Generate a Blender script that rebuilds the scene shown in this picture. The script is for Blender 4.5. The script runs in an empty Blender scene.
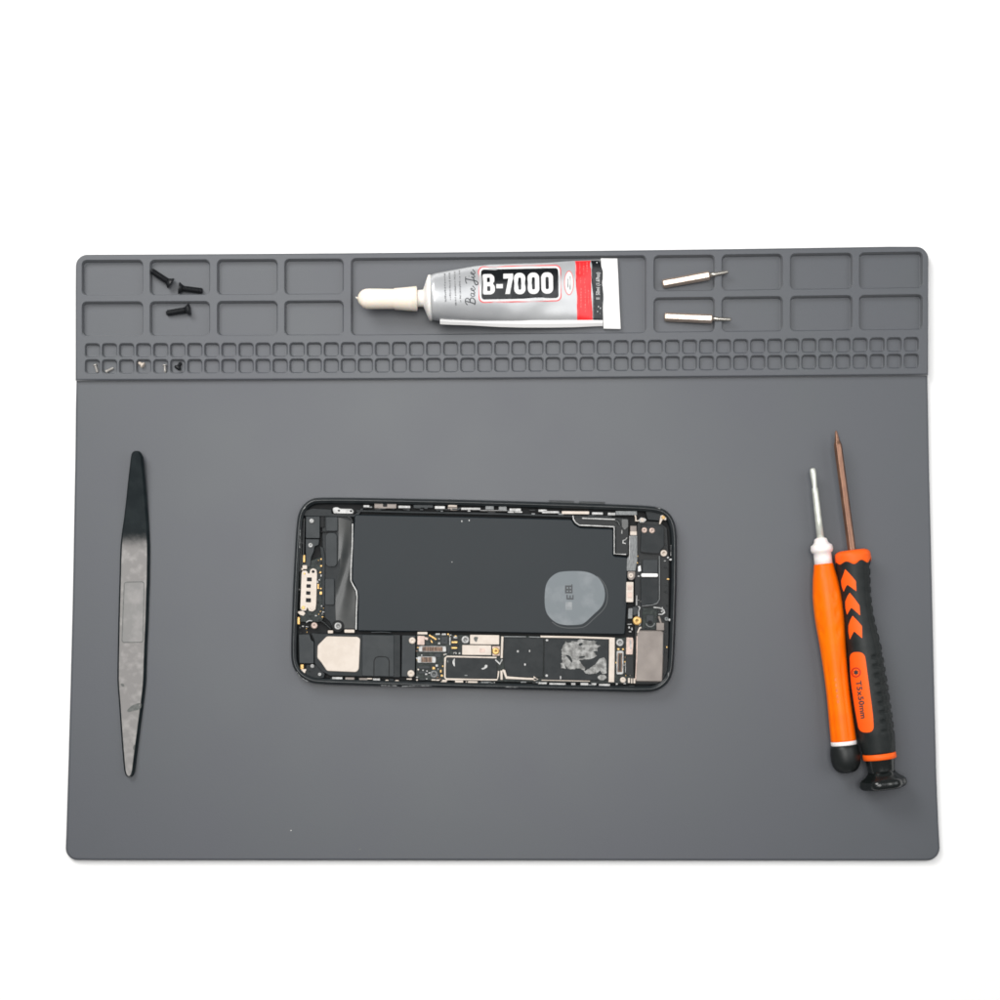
import bpy, bmesh, math, random
from mathutils import Vector, Matrix
from mathutils.geometry import delaunay_2d_cdt
from mathutils.bvhtree import BVHTree
random.seed(7)
MM = 0.001                                   # everything is measured in millimetres, built in metres
F, D, TILT = 1900.0, 787.0, math.radians(3.5)
CS, SN = math.cos(TILT), math.sin(TILT)
CAM = Vector((0, -D*SN, D*CS))               # camera, mm

scn = bpy.context.scene
col = scn.collection

# ------------------------------------------------------------------ measuring: photo pixel -> point in mm
def ray(px, py):
    x, y = (px-500)/F, -(py-500)/F
    return Vector((x, y*CS+SN, y*SN-CS))
def P(px, py, z=3.0):
    d = ray(px, py); k = (z-CAM.z)/d.z
    return CAM + d*k
PXMM = D/F                                   # mm in one pixel, about

# ------------------------------------------------------------------ materials
MATS = {}
def mat(name, base, rough=0.5, metal=0.0, spec=0.5, base2=None, nscale=200., ndetail=4., lo=0.4, hi=0.6,
        bump=0.0, bscale=800., coat=0.0, rough2=None, transl=0.0, stretch=None, sheen=0.0):
    if name in MATS: return MATS[name]
    m = bpy.data.materials.new(name); m.use_nodes = True
    nt = m.node_tree; b = nt.nodes['Principled BSDF']
    b.inputs['Base Color'].default_value = (*base, 1)
    b.inputs['Roughness'].default_value = rough
    b.inputs['Metallic'].default_value = metal
    b.inputs['Specular IOR Level'].default_value = spec
    b.inputs['Coat Weight'].default_value = coat
    b.inputs['Sheen Weight'].default_value = sheen; b.inputs['Sheen Roughness'].default_value = .45
    b.inputs['Coat Roughness'].default_value = 0.12
    if transl:
        b.inputs['Subsurface Weight'].default_value = transl
        b.inputs['Subsurface Radius'].default_value = (0.004, 0.002, 0.001)
        b.inputs['Subsurface Scale'].default_value = 0.5
    tc = nt.nodes.new('ShaderNodeTexCoord'); src = tc.outputs['Object']
    if stretch:
        mp = nt.nodes.new('ShaderNodeMapping'); mp.inputs['Scale'].default_value = stretch
        nt.links.new(src, mp.inputs['Vector']); src = mp.outputs['Vector']
    if base2 is not None or rough2 is not None:
        n = nt.nodes.new('ShaderNodeTexNoise'); n.inputs['Scale'].default_value = nscale; n.inputs['Detail'].default_value = ndetail
        nt.links.new(src, n.inputs['Vector'])
        mr = nt.nodes.new('ShaderNodeMapRange'); mr.inputs['From Min'].default_value = lo; mr.inputs['From Max'].default_value = hi
        nt.links.new(n.outputs['Fac'], mr.inputs['Value'])
        if base2 is not None:
            mx = nt.nodes.new('ShaderNodeMix'); mx.data_type = 'RGBA'
            mx.inputs['A'].default_value = (*base, 1); mx.inputs['B'].default_value = (*base2, 1)
            nt.links.new(mr.outputs['Result'], mx.inputs['Factor'])
            nt.links.new(mx.outputs['Result'], b.inputs['Base Color'])
        if rough2 is not None:
            m2 = nt.nodes.new('ShaderNodeMapRange'); m2.inputs['To Min'].default_value = rough; m2.inputs['To Max'].default_value = rough2
            nt.links.new(mr.outputs['Result'], m2.inputs['Value']); nt.links.new(m2.outputs['Result'], b.inputs['Roughness'])
    if bump:
        n2 = nt.nodes.new('ShaderNodeTexNoise'); n2.inputs['Scale'].default_value = bscale; n2.inputs['Detail'].default_value = 5
        nt.links.new(src, n2.inputs['Vector'])
        bp = nt.nodes.new('ShaderNodeBump'); bp.inputs['Strength'].default_value = bump; bp.inputs['Distance'].default_value = 0.0003
        nt.links.new(n2.outputs['Fac'], bp.inputs['Height']); nt.links.new(bp.outputs['Normal'], b.inputs['Normal'])
    MATS[name] = m
    return m

M = dict(
 paper  = mat('white_table', (.88,.88,.88), .75, spec=.2, base2=(.87,.87,.87), nscale=40),
 rubber = mat('grey_silicone', (.0635,.0705,.080), .40, spec=.50, base2=(.068,.073,.086), nscale=22, ndetail=3, lo=.3, hi=.7, bump=.08, bscale=1500, rough2=.45, sheen=.35),
 black = mat('black_plastic', (.008,.010,.011), .44, spec=.25, bump=.08, bscale=1800),
 gloss  = mat('gloss_black_case', (.014,.018,.020), .30, spec=.5, base2=(.024,.028,.030), nscale=260, ndetail=6, lo=.45, hi=.75, bump=.10, bscale=420),
 satin = mat('satin_black', (.010,.0135,.0155), .42, spec=.18, base2=(.016,.0195,.0215), nscale=260, bump=.05, bscale=1200),
 plate = mat('dark_grey_plate', (.019,.024,.027), .42, spec=.24, base2=(.026,.031,.034), nscale=180, bump=.05),
 pit    = mat('inner_black', (.006,.007,.008), .6, spec=.25),
 batt = mat('battery_wrap', (.0050,.0105,.0145), .42, spec=.24, base2=(.006,.0112,.0152), nscale=40, ndetail=5, bump=.04, bscale=500),
 film = mat('smoky_film', (.022,.026,.027), .32, spec=.6, base2=(.034,.036,.035), nscale=70, rough2=.40),
 pcb = mat('circuit_board', (.007,.012,.011), .40, spec=.22, base2=(.022,.031,.028), nscale=700, lo=.48, hi=.62, bump=.3, bscale=1600),
 cream = mat('cream_gold_plate', (.62,.545,.475), .42, .0, base2=(.57,.495,.425), nscale=260),
 pink = mat('rose_metal', (.50,.385,.33), .40, .25, base2=(.38,.29,.25), nscale=420, bump=.08),
 gold = mat('gold_metal', (.56,.36,.13), .36, .5, base2=(.40,.25,.085), nscale=900),
 taupe = mat('taupe_metal', (.235,.205,.185), .46, .25, base2=(.185,.16,.145), nscale=120, ndetail=7, lo=.35, hi=.65, rough2=.52, bump=.06),
 silver = mat('silver_metal', (.42,.42,.415), .42, .25, base2=(.28,.28,.275), nscale=600),
 grey = mat('grey_metal', (.17,.178,.18), .46, .25, base2=(.115,.122,.125), nscale=500, stretch=(4,1,1)),
 copper = mat('copper_pins', (.20,.125,.085), .5, .25, base2=(.07,.042,.03), nscale=1500, lo=.45, hi=.55, stretch=(1.6,.15,1)),
 smear = mat('dried_paste', (.13,.13,.125), .55, .1, base2=(.36,.36,.35), nscale=520, ndetail=9, lo=.40, hi=.64, bump=.9, bscale=700),
 patch = mat('grey_sticker', (.135,.158,.172), .42, spec=.4, base2=(.195,.215,.23), nscale=150, ndetail=7, lo=.46, hi=.74, bump=.14, bscale=260),
 ink    = mat('dark_ink', (.035,.04,.045), .5),
 tubew = mat('white_print', (.74,.735,.73), .34, spec=.4),
 tubes = mat('silver_laminate', (.50,.51,.525), .30, .35, spec=.5, base2=(.57,.58,.59), nscale=60, rough2=.36, bump=.12, bscale=90),
 capc   = mat('cream_cap', (.92,.83,.73), .42, spec=.35, base2=(.91,.81,.70), nscale=60, transl=.35),
 shldr  = mat('white_shoulder', (.88,.85,.82), .40, spec=.5, transl=.2),
 lblack = mat('label_black', (.006,.008,.010), .24, spec=.5),
 lred   = mat('label_red', (.80,.025,.030), .30, spec=.5),
 lpink  = mat('label_red_line', (.74,.12,.13), .32, spec=.5),
 lwhite = mat('label_white', (.74,.74,.735), .34, spec=.4),
 lgrey  = mat('label_grey_ink', (.15,.155,.16), .4, base2=(.34,.34,.35), nscale=900, lo=.5, hi=.6),
 lfaint = mat('label_faint_ink', (.80,.17,.16), .4, base2=(.78,.05,.05), nscale=1300, lo=.45, hi=.55),
 lbk2   = mat('label_small_print', (.70,.72,.72), .4, base2=(.10,.11,.11), nscale=1500, lo=.46, hi=.56),
 bit = mat('nickel_bit', (.66,.545,.465), .28, .65, base2=(.55,.455,.39), nscale=300, rough2=.36, bump=.05),
 bitd   = mat('nickel_dark', (.46,.44,.40), .30, .85),
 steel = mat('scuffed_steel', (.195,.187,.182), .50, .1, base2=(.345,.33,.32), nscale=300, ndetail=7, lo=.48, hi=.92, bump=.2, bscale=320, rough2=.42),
 steeld = mat('shaded_steel', (.008,.012,.014), .45, .0, spec=.09, base2=(.013,.018,.020), nscale=160, bump=.08, bscale=300),  # steel darkened to stand in for shaded edges and a dark reflection
 steelp = mat('engraved_steel', (.195,.192,.187), .50, .1, base2=(.26,.25,.245), nscale=200, ndetail=6, lo=.45, hi=.7, bump=.15, bscale=350),
 steelm = mat('half_dark_steel', (.07,.072,.072), .5, base2=(.16,.155,.15), nscale=400),  # tone between the steel face and the painted dark tip
 edge   = mat('film_edge', (.045,.052,.056), .4, spec=.4),
 palem  = mat('pale_mark', (.235,.25,.26), .42, base2=(.18,.20,.21), nscale=400),
 mattec = mat('matte_black_cap', (.010,.012,.012), .42, spec=.35, bump=.06),
 glint   = mat('worn_case_glint', (.20,.205,.205), .4, .3, base2=(.02,.022,.024), nscale=700, lo=.42, hi=.58),  # pale colour for painted rim glints, broken up like scratches
 stain = mat('grey_stain', (.075,.082,.078), .6, base2=(.12,.127,.12), nscale=500),
 orange = mat('orange_plastic', (1.0,.185,.001), .34, spec=.18, base2=(1.0,.15,.001), nscale=60, transl=.12, bump=.04, bscale=300),
 orrub = mat('orange_rubber', (.95,.125,.010), .5, spec=.22, bump=.06),
 grip   = mat('black_grip', (.011,.014,.014), .50, spec=.3, base2=(.015,.018,.018), nscale=300, bump=.12, bscale=1400),
 cap = mat('black_cap', (.008,.010,.010), .22, spec=.5, bump=.04),
 bronze = mat('bronze_shaft', (.25,.135,.088), .34, .65, base2=(.19,.10,.068), nscale=120, stretch=(6,1,1)),
 whitep = mat('white_collar', (.90,.84,.82), .40, spec=.5, transl=.2),
 whites = mat('pale_steel_shaft', (.70,.72,.66), .34, .35, base2=(.60,.62,.56), nscale=300),
 redink = mat('red_ink', (.50,.015,.008), .5),
 screwb = mat('black_oxide', (.009,.010,.012), .40, .0, bump=.1, bscale=1500),
 screws = mat('tiny_steel', (.50,.48,.45), .32, .5),
 dust   = mat('dust_speck', (.62,.62,.60), .8),
)

# ------------------------------------------------------------------ objects
def tag(o, label=None, cat=None, group=None, kind=None):
    if label: o['label'] = label
    if cat: o['category'] = cat
    if group: o['group'] = group
    if kind: o['kind'] = kind
    return o
def thing(name, base, label, cat, group=None):
    o = bpy.data.objects.new(name, None); col.objects.link(o)
    o.empty_display_size = 0.01
    o.location = Vector(base)*MM
    return tag(o, label, cat, group)
def root_loc(o):
    while o.parent: o = o.parent
    return Vector(o.location)/MM
def link(name, me, parent=None, m=None, label=None):
    o = bpy.data.objects.new(name, me); col.objects.link(o)
    if m is not None: me.materials.append(m)
    if parent is not None: o.parent = parent
    if label: o['label'] = label
    return o
class G:
    """collects geometry in world millimetres, then becomes ONE mesh"""
    def __init__(s): s.v=[]; s.f=[]; s.sm=[]
    def add(s, vs, fs, smooth=False):
        n=len(s.v); s.v += [Vector(v) for v in vs]
        for f in fs: s.f.append([i+n for i in f]); s.sm.append(smooth)
        return s
    def build(s, name, m, parent=None, label=None, local=False):
        base = Vector((0,0,0)) if (parent is None or local) else root_loc(parent)
        me = bpy.data.meshes.new(name)
        me.from_pydata([((v-base)*MM)[:] for v in s.v], [], s.f)
        me.polygons.foreach_set('use_smooth', s.sm)
        me.validate()
        bm = bmesh.new(); bm.from_mesh(me); bmesh.ops.recalc_face_normals(bm, faces=bm.faces) if s.closed else None
        bm.to_mesh(me); bm.free()
        me.update()
        return link(name, me, parent, m, label)
    closed = True

def offset_poly(pts, d):
    """inset a 2D polygon by d (positive = inwards)"""
    n=len(pts); A=sum(pts[i][0]*pts[(i+1)%n][1]-pts[(i+1)%n][0]*pts[i][1] for i in range(n))
    sgn = 1 if A>0 else -1; out=[]
    for i in range(n):
        p0,p1,p2=Vector(pts[i-1][:2]),Vector(pts[i][:2]),Vector(pts[(i+1)%n][:2])
        a=(p1-p0); b=(p2-p1)
        if a.length<1e-9 or b.length<1e-9: out.append(p1.copy()); continue
        a.normalize(); b.normalize()
        na=Vector((-a.y,a.x))*sgn; nb=Vector((-b.y,b.x))*sgn
        k=na+nb; L=k.length
        if L<1e-6: out.append(p1+na*d); continue
        k/=L; c=max(.35,k.dot(na))
        out.append(p1+k*(d/c))
    return out

def rr(x0,y0,x1,y1,r=1.0,rot=0,n=4):
    """rounded rectangle in pixels, rot in degrees"""
    r=min(r,abs(x1-x0)/2-1e-3,abs(y1-y0)/2-1e-3); pts=[]
    for cx,cy,a0 in ((x1-r,y0+r,-90),(x1-r,y1-r,0),(x0+r,y1-r,90),(x0+r,y0+r,180)):
        for i in range(n+1):
            a=math.radians(a0+90*i/n); pts.append((cx+r*math.cos(a),cy+r*math.sin(a)))
    if rot:
        mx,my=(x0+x1)/2,(y0+y1)/2; c,s=math.cos(math.radians(rot)),math.sin(math.radians(rot))
        pts=[(mx+(x-mx)*c-(y-my)*s,my+(x-mx)*s+(y-my)*c) for x,y in pts]
    return pts
def disc(cx,cy,rx,ry=None,n=20):
    ry=ry or rx
    return [(cx+rx*math.cos(2*math.pi*i/n),cy+ry*math.sin(2*math.pi*i/n)) for i in range(n)]
def smoothpoly(pts, it=2):
    for _ in range(it):
        q=[]
        for i in range(len(pts)):
            a,b=pts[i],pts[(i+1)%len(pts)]
            q+=[(a[0]*.75+b[0]*.25,a[1]*.75+b[1]*.25),(a[0]*.25+b[0]*.75,a[1]*.25+b[1]*.75)]
        pts=q
    return pts
def roundpoly(pts,r,n=4):
    """fillet every corner with distance r"""
    out=[]
    for i in range(len(pts)):
        p0,p1,p2=Vector(pts[i-1]),Vector(pts[i]),Vector(pts[(i+1)%len(pts)])
        a=p0-p1; b=p2-p1; d=min(r,a.length*.45,b.length*.45); A=p1+a.normalized()*d; B=p1+b.normalized()*d
        for k in range(n+1):
            t=k/n; q=A*(1-t)**2+p1*2*t*(1-t)+B*t*t; out.append((q.x,q.y))
    return out
def ribbon(pts,w):
    """polyline -> outline of width w"""
    L=[];R=[]
    for i,p in enumerate(pts):
        p=Vector(p); a=Vector(pts[max(0,i-1)]); b=Vector(pts[min(len(pts)-1,i+1)])
        d=(b-a).normalized(); n=Vector((-d.y,d.x))
        k=1.0
        if 0<i<len(pts)-1:
            d1=(p-a).normalized(); k=1/max(.5,abs(Vector((-d1.y,d1.x)).dot(n)))
        L.append((p+n*w/2*k)[:]); R.append((p-n*w/2*k)[:])
    return L+R[::-1]

def prism(g, poly, z0, z1, ch=0.15, smooth=False):
    """poly in pixels at height z1; vertical sides down to z0; chamfered top edge of ch mm"""
    w=[P(x,y,z1) for x,y in poly]; xy=[(v.x,v.y) for v in w]
    n=len(xy)
    ins=offset_poly(xy,ch)
    c=min(ch,(z1-z0)*.5)
    vs=[(x,y,z0) for x,y in xy]+[(x,y,z1-c) for x,y in xy]+[(p.x,p.y,z1) for p in ins]
    fs=[]
    for k in (0,n):
        for i in range(n): j=(i+1)%n; fs.append([k+i,k+j,k+n+j,k+n+i])
    g.add(vs,fs,smooth)
    g.add([vs[2*n+i] for i in range(n)],[list(range(n))],False)
    g.add([vs[i] for i in range(n)],[list(range(n))[::-1]],False)
    return g
def part(name, parent, m, poly, z0, z1, ch=.15, label=None):
    g=G(); polys = poly if isinstance(poly[0][0],(tuple,list)) else [poly]
    for p in polys: prism(g,p,z0,z1,ch)
    return weld(g.build(name,m,parent,label))
def weld(o,dist=1e-6):
    bm=bmesh.new(); bm.from_mesh(o.data); bmesh.ops.remove_doubles(bm,verts=bm.verts,dist=dist)
    bmesh.ops.recalc_face_normals(bm,faces=bm.faces); bm.to_mesh(o.data); bm.free(); return o

def loft(g, stations, n=32, pw=2.0, axis=None, smooth=True, phase=0.0, capends=True, sides=None):
    """stations: (cx,cy,half_width_px, zc_mm[, half_height_mm]) ; sections perpendicular to axis (two pixel points)"""
    rings=[]
    for st in stations:
        cx,cy,hw,zc=st[:4]
        c=P(cx,cy,zc); A=P(*axis[0],zc); B=P(*axis[1],zc)
        d=(B-A); d.z=0; d.normalize(); s=Vector((-d.y,d.x,0))
        r=hw*(CAM.z-zc)/CS/F; h=st[4] if len(st)>4 and st[4] else r
        ring=[]
        for i in range(n):
            a=2*math.pi*i/n+phase; ca,sa=math.cos(a),math.sin(a)
            e=2.0/pw
            ring.append(c+s*(r*math.copysign(abs(ca)**e,ca))+Vector((0,0,h*math.copysign(abs(sa)**e,sa))))
        rings.append(ring)
    vs=[v for r in rings for v in r]; fs=[]
    for k in range(len(rings)-1):
        for i in range(n): j=(i+1)%n; fs.append([k*n+i,k*n+j,(k+1)*n+j,(k+1)*n+i])
    g.add(vs,fs,smooth)
    if capends:
        g.add(rings[0],[list(range(n))[::-1]]); g.add(rings[-1],[list(range(n))])
    return g

# decals: flat print laid on a real surface
def bvh_of(objs):
    vs=[];fs=[]
    for o in objs:
        b=root_loc(o); n=len(vs)
        vs+=[Vector(v.co)/MM+b for v in o.data.vertices]; fs+=[[i+n for i in p.vertices] for p in o.data.polygons]
    return BVHTree.FromPolygons(vs,fs)
def inside(contours,x,y):
    r=False
    for c in contours:
        n=len(c)
        for i in range(n):
            x1,y1=c[i]; x2,y2=c[(i+1)%n]
            if (y1>y)!=(y2>y) and x<(x2-x1)*(y-y1)/(y2-y1)+x1: r=not r
    return r
def tri(contours, step=None):
    vs=[];ed=[]
    for c in contours:
        n=len(vs); m=len(c); vs+=[Vector(p) for p in c]; ed+=[(n+i,n+(i+1)%m) for i in range(m)]
    if step:
        xs=[v.x for v in vs]; ys=[v.y for v in vs]
        y=min(ys)+step/2
        while y<max(ys):
            x=min(xs)+step/2
            while x<max(xs):
                if inside(contours,x,y): vs.append(Vector((x+.01*math.sin(y*3),y+.01*math.sin(x*7))))
                x+=step
            y+=step
    V,E,Fc,_,_,_=delaunay_2d_cdt(vs,ed,[],0,1e-5)
    fs=[]
    for f in Fc:
        cx=sum(V[i].x for i in f)/3; cy=sum(V[i].y for i in f)/3
        if inside(contours,cx,cy): fs.append(list(f))
    return V,fs
def decal(name, parent, m, shapes, bvh, lift=.05, step=2.0, label=None):
    """shapes: list of contour lists (pixels) printed on the surface"""
    g=G(); g.closed=False
    for cs in shapes:
        V,fs=tri(cs,step); pts=[]; ok=[]
        for v in V:
            d=ray(v.x,v.y).normalized(); h=bvh.ray_cast(CAM,d)
            if h[0] is None: pts.append(Vector((0,0,0))); ok.append(False)
            else:
                nn=h[1] if h[1].z>0 else -h[1]
                pts.append(h[0]+nn*lift); ok.append(True)
        fs=[f for f in fs if all(ok[i] for i in f)]
        out=[]
        for f in fs:
            a,b,c=(pts[i] for i in f)
            if (b-a).cross(c-a).z<0: f=f[::-1]
            out.append(f)
        g.add(pts,out,True)
    return g.build(name,m,parent,label)
def glyph_text(txt,bold=0.0):
    """outline of built-in lettering as contours, unit height, x from 0"""
    cu=bpy.data.curves.new('lettering','FONT'); cu.body=txt; cu.size=1.0; cu.resolution_u=3; cu.fill_mode='NONE'; cu.offset=bold
    o=bpy.data.objects.new('lettering',cu); col.objects.link(o)
    dg=bpy.context.evaluated_depsgraph_get(); me=bpy.data.meshes.new_from_object(o.evaluated_get(dg))
    adj={}
    for e in me.edges:
        a,b=e.vertices; adj.setdefault(a,[]).append(b); adj.setdefault(b,[]).append(a)
    seen=set(); out=[]
    for s in adj:
        if s in seen: continue
        c=[s]; seen.add(s); cur=s
        while True:
            nx=[k for k in adj[cur] if k not in seen]
            if not nx: break
            cur=nx[0]; seen.add(cur); c.append(cur)
        if len(c)>2: out.append([(me.vertices[i].co.x,me.vertices[i].co.y) for i in c])
    bpy.data.objects.remove(o); bpy.data.curves.remove(cu); bpy.data.meshes.remove(me)
    return out

# ================================================================== SETTING
g=G(); g.add([(-900,-900,0),(900,-900,0),(900,900,0),(-900,900,0)],[[0,1,2,3]])
tag(g.build('table',M['paper']),kind='structure')

def spaced_text(txt,bold=0.0,track=.06,space=.35):
    out=[]; x=0
    for ch in txt:
        if ch==' ': x+=space; continue
        cs=glyph_text(ch,bold); lo=min(p[0] for c in cs for p in c); hi=max(p[0] for c in cs for p in c)
        if bold:
            cs=[[p[:] for p in offset_poly(c, bold if any(o is not c and inside([o],*c[0]) for o in cs) else -bold)] for c in cs]
        out.append([[(p[0]-lo+x,p[1]) for p in c] for c in cs]); x+=hi-lo+track
    return out
# ================================================================== MAT
Z_PAD, Z_TRAY = 3.0, 5.2
mat_t=thing('repair_mat',P(500,560,0),'large grey silicone repair mat with pocketed parts tray along its top edge','work mat')
def lerp(a,b,t): return a+(b-a)*t
def warp(x,y):
    u=(x-75)/850.; t=(y-254.6)/(380.5-254.6)
    return (x, y+lerp(-3.2*u-5.5*u*u, -1.8*u-3.7*u*u, t))
XL_KEYS=[(250,75.6),(300,75.3),(395,75.4),(450,74.9),(500,74.0),(600,72.2),(680,70.2),(760,68.0),(845,65.4),(870,64.8)]
XR_KEYS=[(240,929),(300,928.8),(395,928.3),(470,929.6),(550,931.6),(650,933.8),(780,937),(845,939.8),(870,940.6)]
def key(K,y):
    for (a,b),(c,d) in zip(K,K[1:]):
        if y<=c: return lerp(b,d,(y-a)/(c-a))
    return K[-1][1]
def arc(cx,cy,r,a0,a1,n=7):
    return [(cx+r*math.cos(math.radians(lerp(a0,a1,i/n))),cy+r*math.sin(math.radians(lerp(a0,a1,i/n)))) for i in range(n+1)]
# tray outline in nominal (unwarped) pixels
Y0,Y1=254.4,380.4; R=11.5
tray_out=[]
tray_out+=arc(75.5+R,Y0+R,R,180,270)
tray_out+=[(x,Y0) for x in range(110,910,20)]
tray_out+=arc(928.8-R-1,Y0+R+1.5,R+1,270,360)
tray_out+=[(928.6,y) for y in (290,320,350)]+[(928.4,Y1)]
tray_out+=[(x,Y1) for x in range(910,90,-20)]+[(75.3,Y1),(75.3,350),(75.3,320),(75.3,290)]
tray_out=[warp(*p) for p in tray_out]
holes=[]  # (contour in px, depth)
cols=[(82,142.6),(150,209.5),(217.2,277.2),(284.6,343.2)]
colsr=[(654,714.6),(722,782.6),(790.4,852.4),(859.4,922.6)]
def prr(x0,y0,x1,y1,r):
    """rounded rect with extra points along the sides (so it can bend), warped"""
    pts=[]; base=rr(x0,y0,x1,y1,r,n=4)
    for i in range(len(base)):
        a,b=base[i],base[(i+1)%len(base)]; pts.append(a); L=math.hypot(b[0]-a[0],b[1]-a[1]); k=int(L//18)
        pts+=[(lerp(a[0],b[0],j/(k+1)),lerp(a[1],b[1],j/(k+1))) for j in range(1,k+1)]
    return [warp(*p) for p in pts]
for a,b in cols+colsr:
    holes.append((prr(a,260.3,b,294.9,4.5),3.0)); holes.append((prr(a,301.9,b,335.6,4.5),3.0))
holes.append((prr(351.2,260.0,646.2,336.0,4.5),3.0))
pitch=(904.2-85.0)/48
for i in range(49):
    x=85.0+i*pitch
    holes.append((prr(x,343.6,x+14.6,357.1,3.2),2.1)); holes.append((prr(x,359.7,x+14.6,373.3,3.2),2.1))
def XY(poly,z): return [(v.x,v.y) for v in (P(x,y,z) for x,y in poly)]
def rings(g,xy,prof,smooth=True,close_last=True):
    """prof: list of (inset, z)"""
    n=len(xy); vs=[]
    for d,z in prof:
        q=offset_poly(xy,d) if abs(d)>1e-9 else [Vector(p) for p in xy]
        vs+=[(p.x,p.y,z) for p in q]
    fs=[]
    for k in range(len(prof)-1):
        for i in range(n): j=(i+1)%n; fs.append([k*n+i,k*n+j,k*n+n+j,k*n+n+i])
    g.add(vs,fs,smooth)
    if close_last: g.add(vs[-n:],[list(range(n))],False)
    return vs
g=G()
outxy=XY(tray_out,Z_TRAY)
fil=.7
oprof=[(fil,Z_TRAY),(fil*.62,Z_TRAY-.05),(fil*.25,Z_TRAY-.28),(0,Z_TRAY-fil),(0.0,.45),(.3,0)]
rings(g,outxy,oprof)
top_contours=[[p[:] for p in offset_poly(outxy,fil)]]
for poly,dep in holes:
    xy=XY(poly,Z_TRAY); zf=Z_TRAY-dep; r2=.5
    q=offset_poly(xy,-.28)
    rings(g,[p[:] for p in q],[(0,Z_TRAY),(.12,Z_TRAY-.03),(.24,Z_TRAY-.13),(.30,Z_TRAY-.32),(.44,zf+.40),(.52,zf+.16),(.66,zf+.05),(.85,zf)])
    top_contours.append([p[:] for p in q])
V,fs=tri(top_contours)
g.add([(v.x,v.y,Z_TRAY) for v in V],fs,False)
tray=weld(g.build('parts_tray',M['rubber'],mat_t),2e-6)
# pad outline
pad=[]
stepline=[warp(x,Y1-4) for x in range(80,926,20)]
pad+=[(key(XL_KEYS,376)+.6,376.5)]+[p for p in stepline if 82<p[0]<920]+[(key(XR_KEYS,372)-.6,371.5)]
pad+=[(key(XR_KEYS,y),y) for y in range(400,845,25)]
pad+=arc(940.2-13,861-13,13,0,90)
pad+=[(x,861.2-.9*((x-500)/430.)**2*0-.4*(1-(x-70)/870.)) for x in range(910,90,-30)]
pad+=arc(65.2+12,860.6-12,12,90,180)
pad+=[(key(XL_KEYS,y),y) for y in range(835,395,-25)]
g=G(); pxy=XY(pad,Z_PAD)
rings(g,pxy,[(0.25,0),(0,.4),(0,Z_PAD-1.0),(.12,Z_PAD-.5),(.45,Z_PAD-.16),(1.0,Z_PAD)])
weld(g.build('work_pad',M['rubber'],mat_t))
# a few specks of dust on the pad
g=G()
for x,y,r in ((291,830.5,.7),):
    g=G(); prism(g,disc(x,y,r,r*.7,7),Z_PAD-.02,Z_PAD+.09,.03); g.build('dust_speck',M['dust'],mat_t)
g=G()
for x,y,r in ((360,849.5,1.0),): g=G(); prism(g,disc(x,y,r,r*.8,7),Z_PAD-.02,Z_PAD+.06,.03); g.build('dark_speck',M['stain'],mat_t)

# ================================================================== GLUE TUBE
ZF=Z_TRAY-3.0
tube=thing('glue_tube',P(500,298,ZF),'silver glue tube with cream nozzle cap and B-7000 label lying in the long tray pocket','glue tube')
def tz(x): return lerp(11.2,3.6,max(0,min(1,(x-428)/(606-428))))     # axis height along the tube
AX=((357,299.5),(612,293))
# cap
g=G()
capst=[(357.6,298.6,1.2),(358.6,298.6,4.2),(360.2,298.6,6.6),(363,298.7,9.0),(366.2,298.8,10.1),(370,298.8,10.3),(393.6,298.9,10.1),(395,298.9,10.8),(408,298.9,11.9),(416.6,298.6,12.6),(417.3,298.5,11.2)]
loft(g,[(x,y,r,11.2) for x,y,r in capst],axis=AX,n=36)
loft(g,[(355.6,297.0,.35,11.6),(357.2,297.9,1.0,11.4),(358.6,298.2,1.5,11.2)],axis=((355,296),(359,299)),n=10)
weld(g.build('nozzle_cap',M['capc'],tube))
g=G()
loft(g,[(416.8,298.4,8.4,11.2),(423.2,298.2,8.6,11.2),(424.0,298.1,10.5,11.2),(427.0,297.9,18.5,11.2),(428.8,297.8,23.0,11.2),(430.6,297.7,23.3,11.2),(431.6,297.7,22.6,11.2)],axis=AX,n=48)
weld(g.build('shoulder',M['shldr'],tube))
# body: (x, top, bottom, half thickness mm)
BODY=[(431.2,275.2,320.0,9.0),(436,273.2,320.6,9.0),(444,271.6,321.2,8.7),(460,268.6,322.2,8.0),(475,265.9,322.8,7.3),(490,264.3,323.2,6.6),(520,263.3,323.4,5.3),(550,262.1,323.2,3.9),(575,260.2,322.8,2.7),(590,259.6,322.4,1.7),(601,259.0,322.2,1.0),(604.5,258.9,322.2,.75)]
g=G(); st=[]
for x,a,b,h in BODY:
    # pixel heights were read on the silhouette, at the height of the axis
    st.append((x,(a+b)/2,(b-a)/2,tz(x),h))
fine=[]
for s0,s1 in zip(st,st[1:]):
    k=max(1,int((s1[0]-s0[0])/4))
    fine+=[tuple(lerp(p,q,i/k) for p,q in zip(s0,s1)) for i in range(k)]
fine.append(st[-1])
loft(g,fine,axis=((431,297.3),(605,291.6)),n=56,pw=2.15)
from mathutils import noise
for v in g.v:
    t=max(0,min(1,(v.x+26)/60.)); up=max(0,min(1,(v.z-3)/3.))
    v.z+=up*(.18+.35*t)*noise.noise(Vector((v.x*.10,v.y*.16,3.1)))+up*.10*noise.noise(Vector((v.x*.35,v.y*.3,7.7)))
body=weld(g.build('tube_body',M['tubes'],tube))
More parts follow.
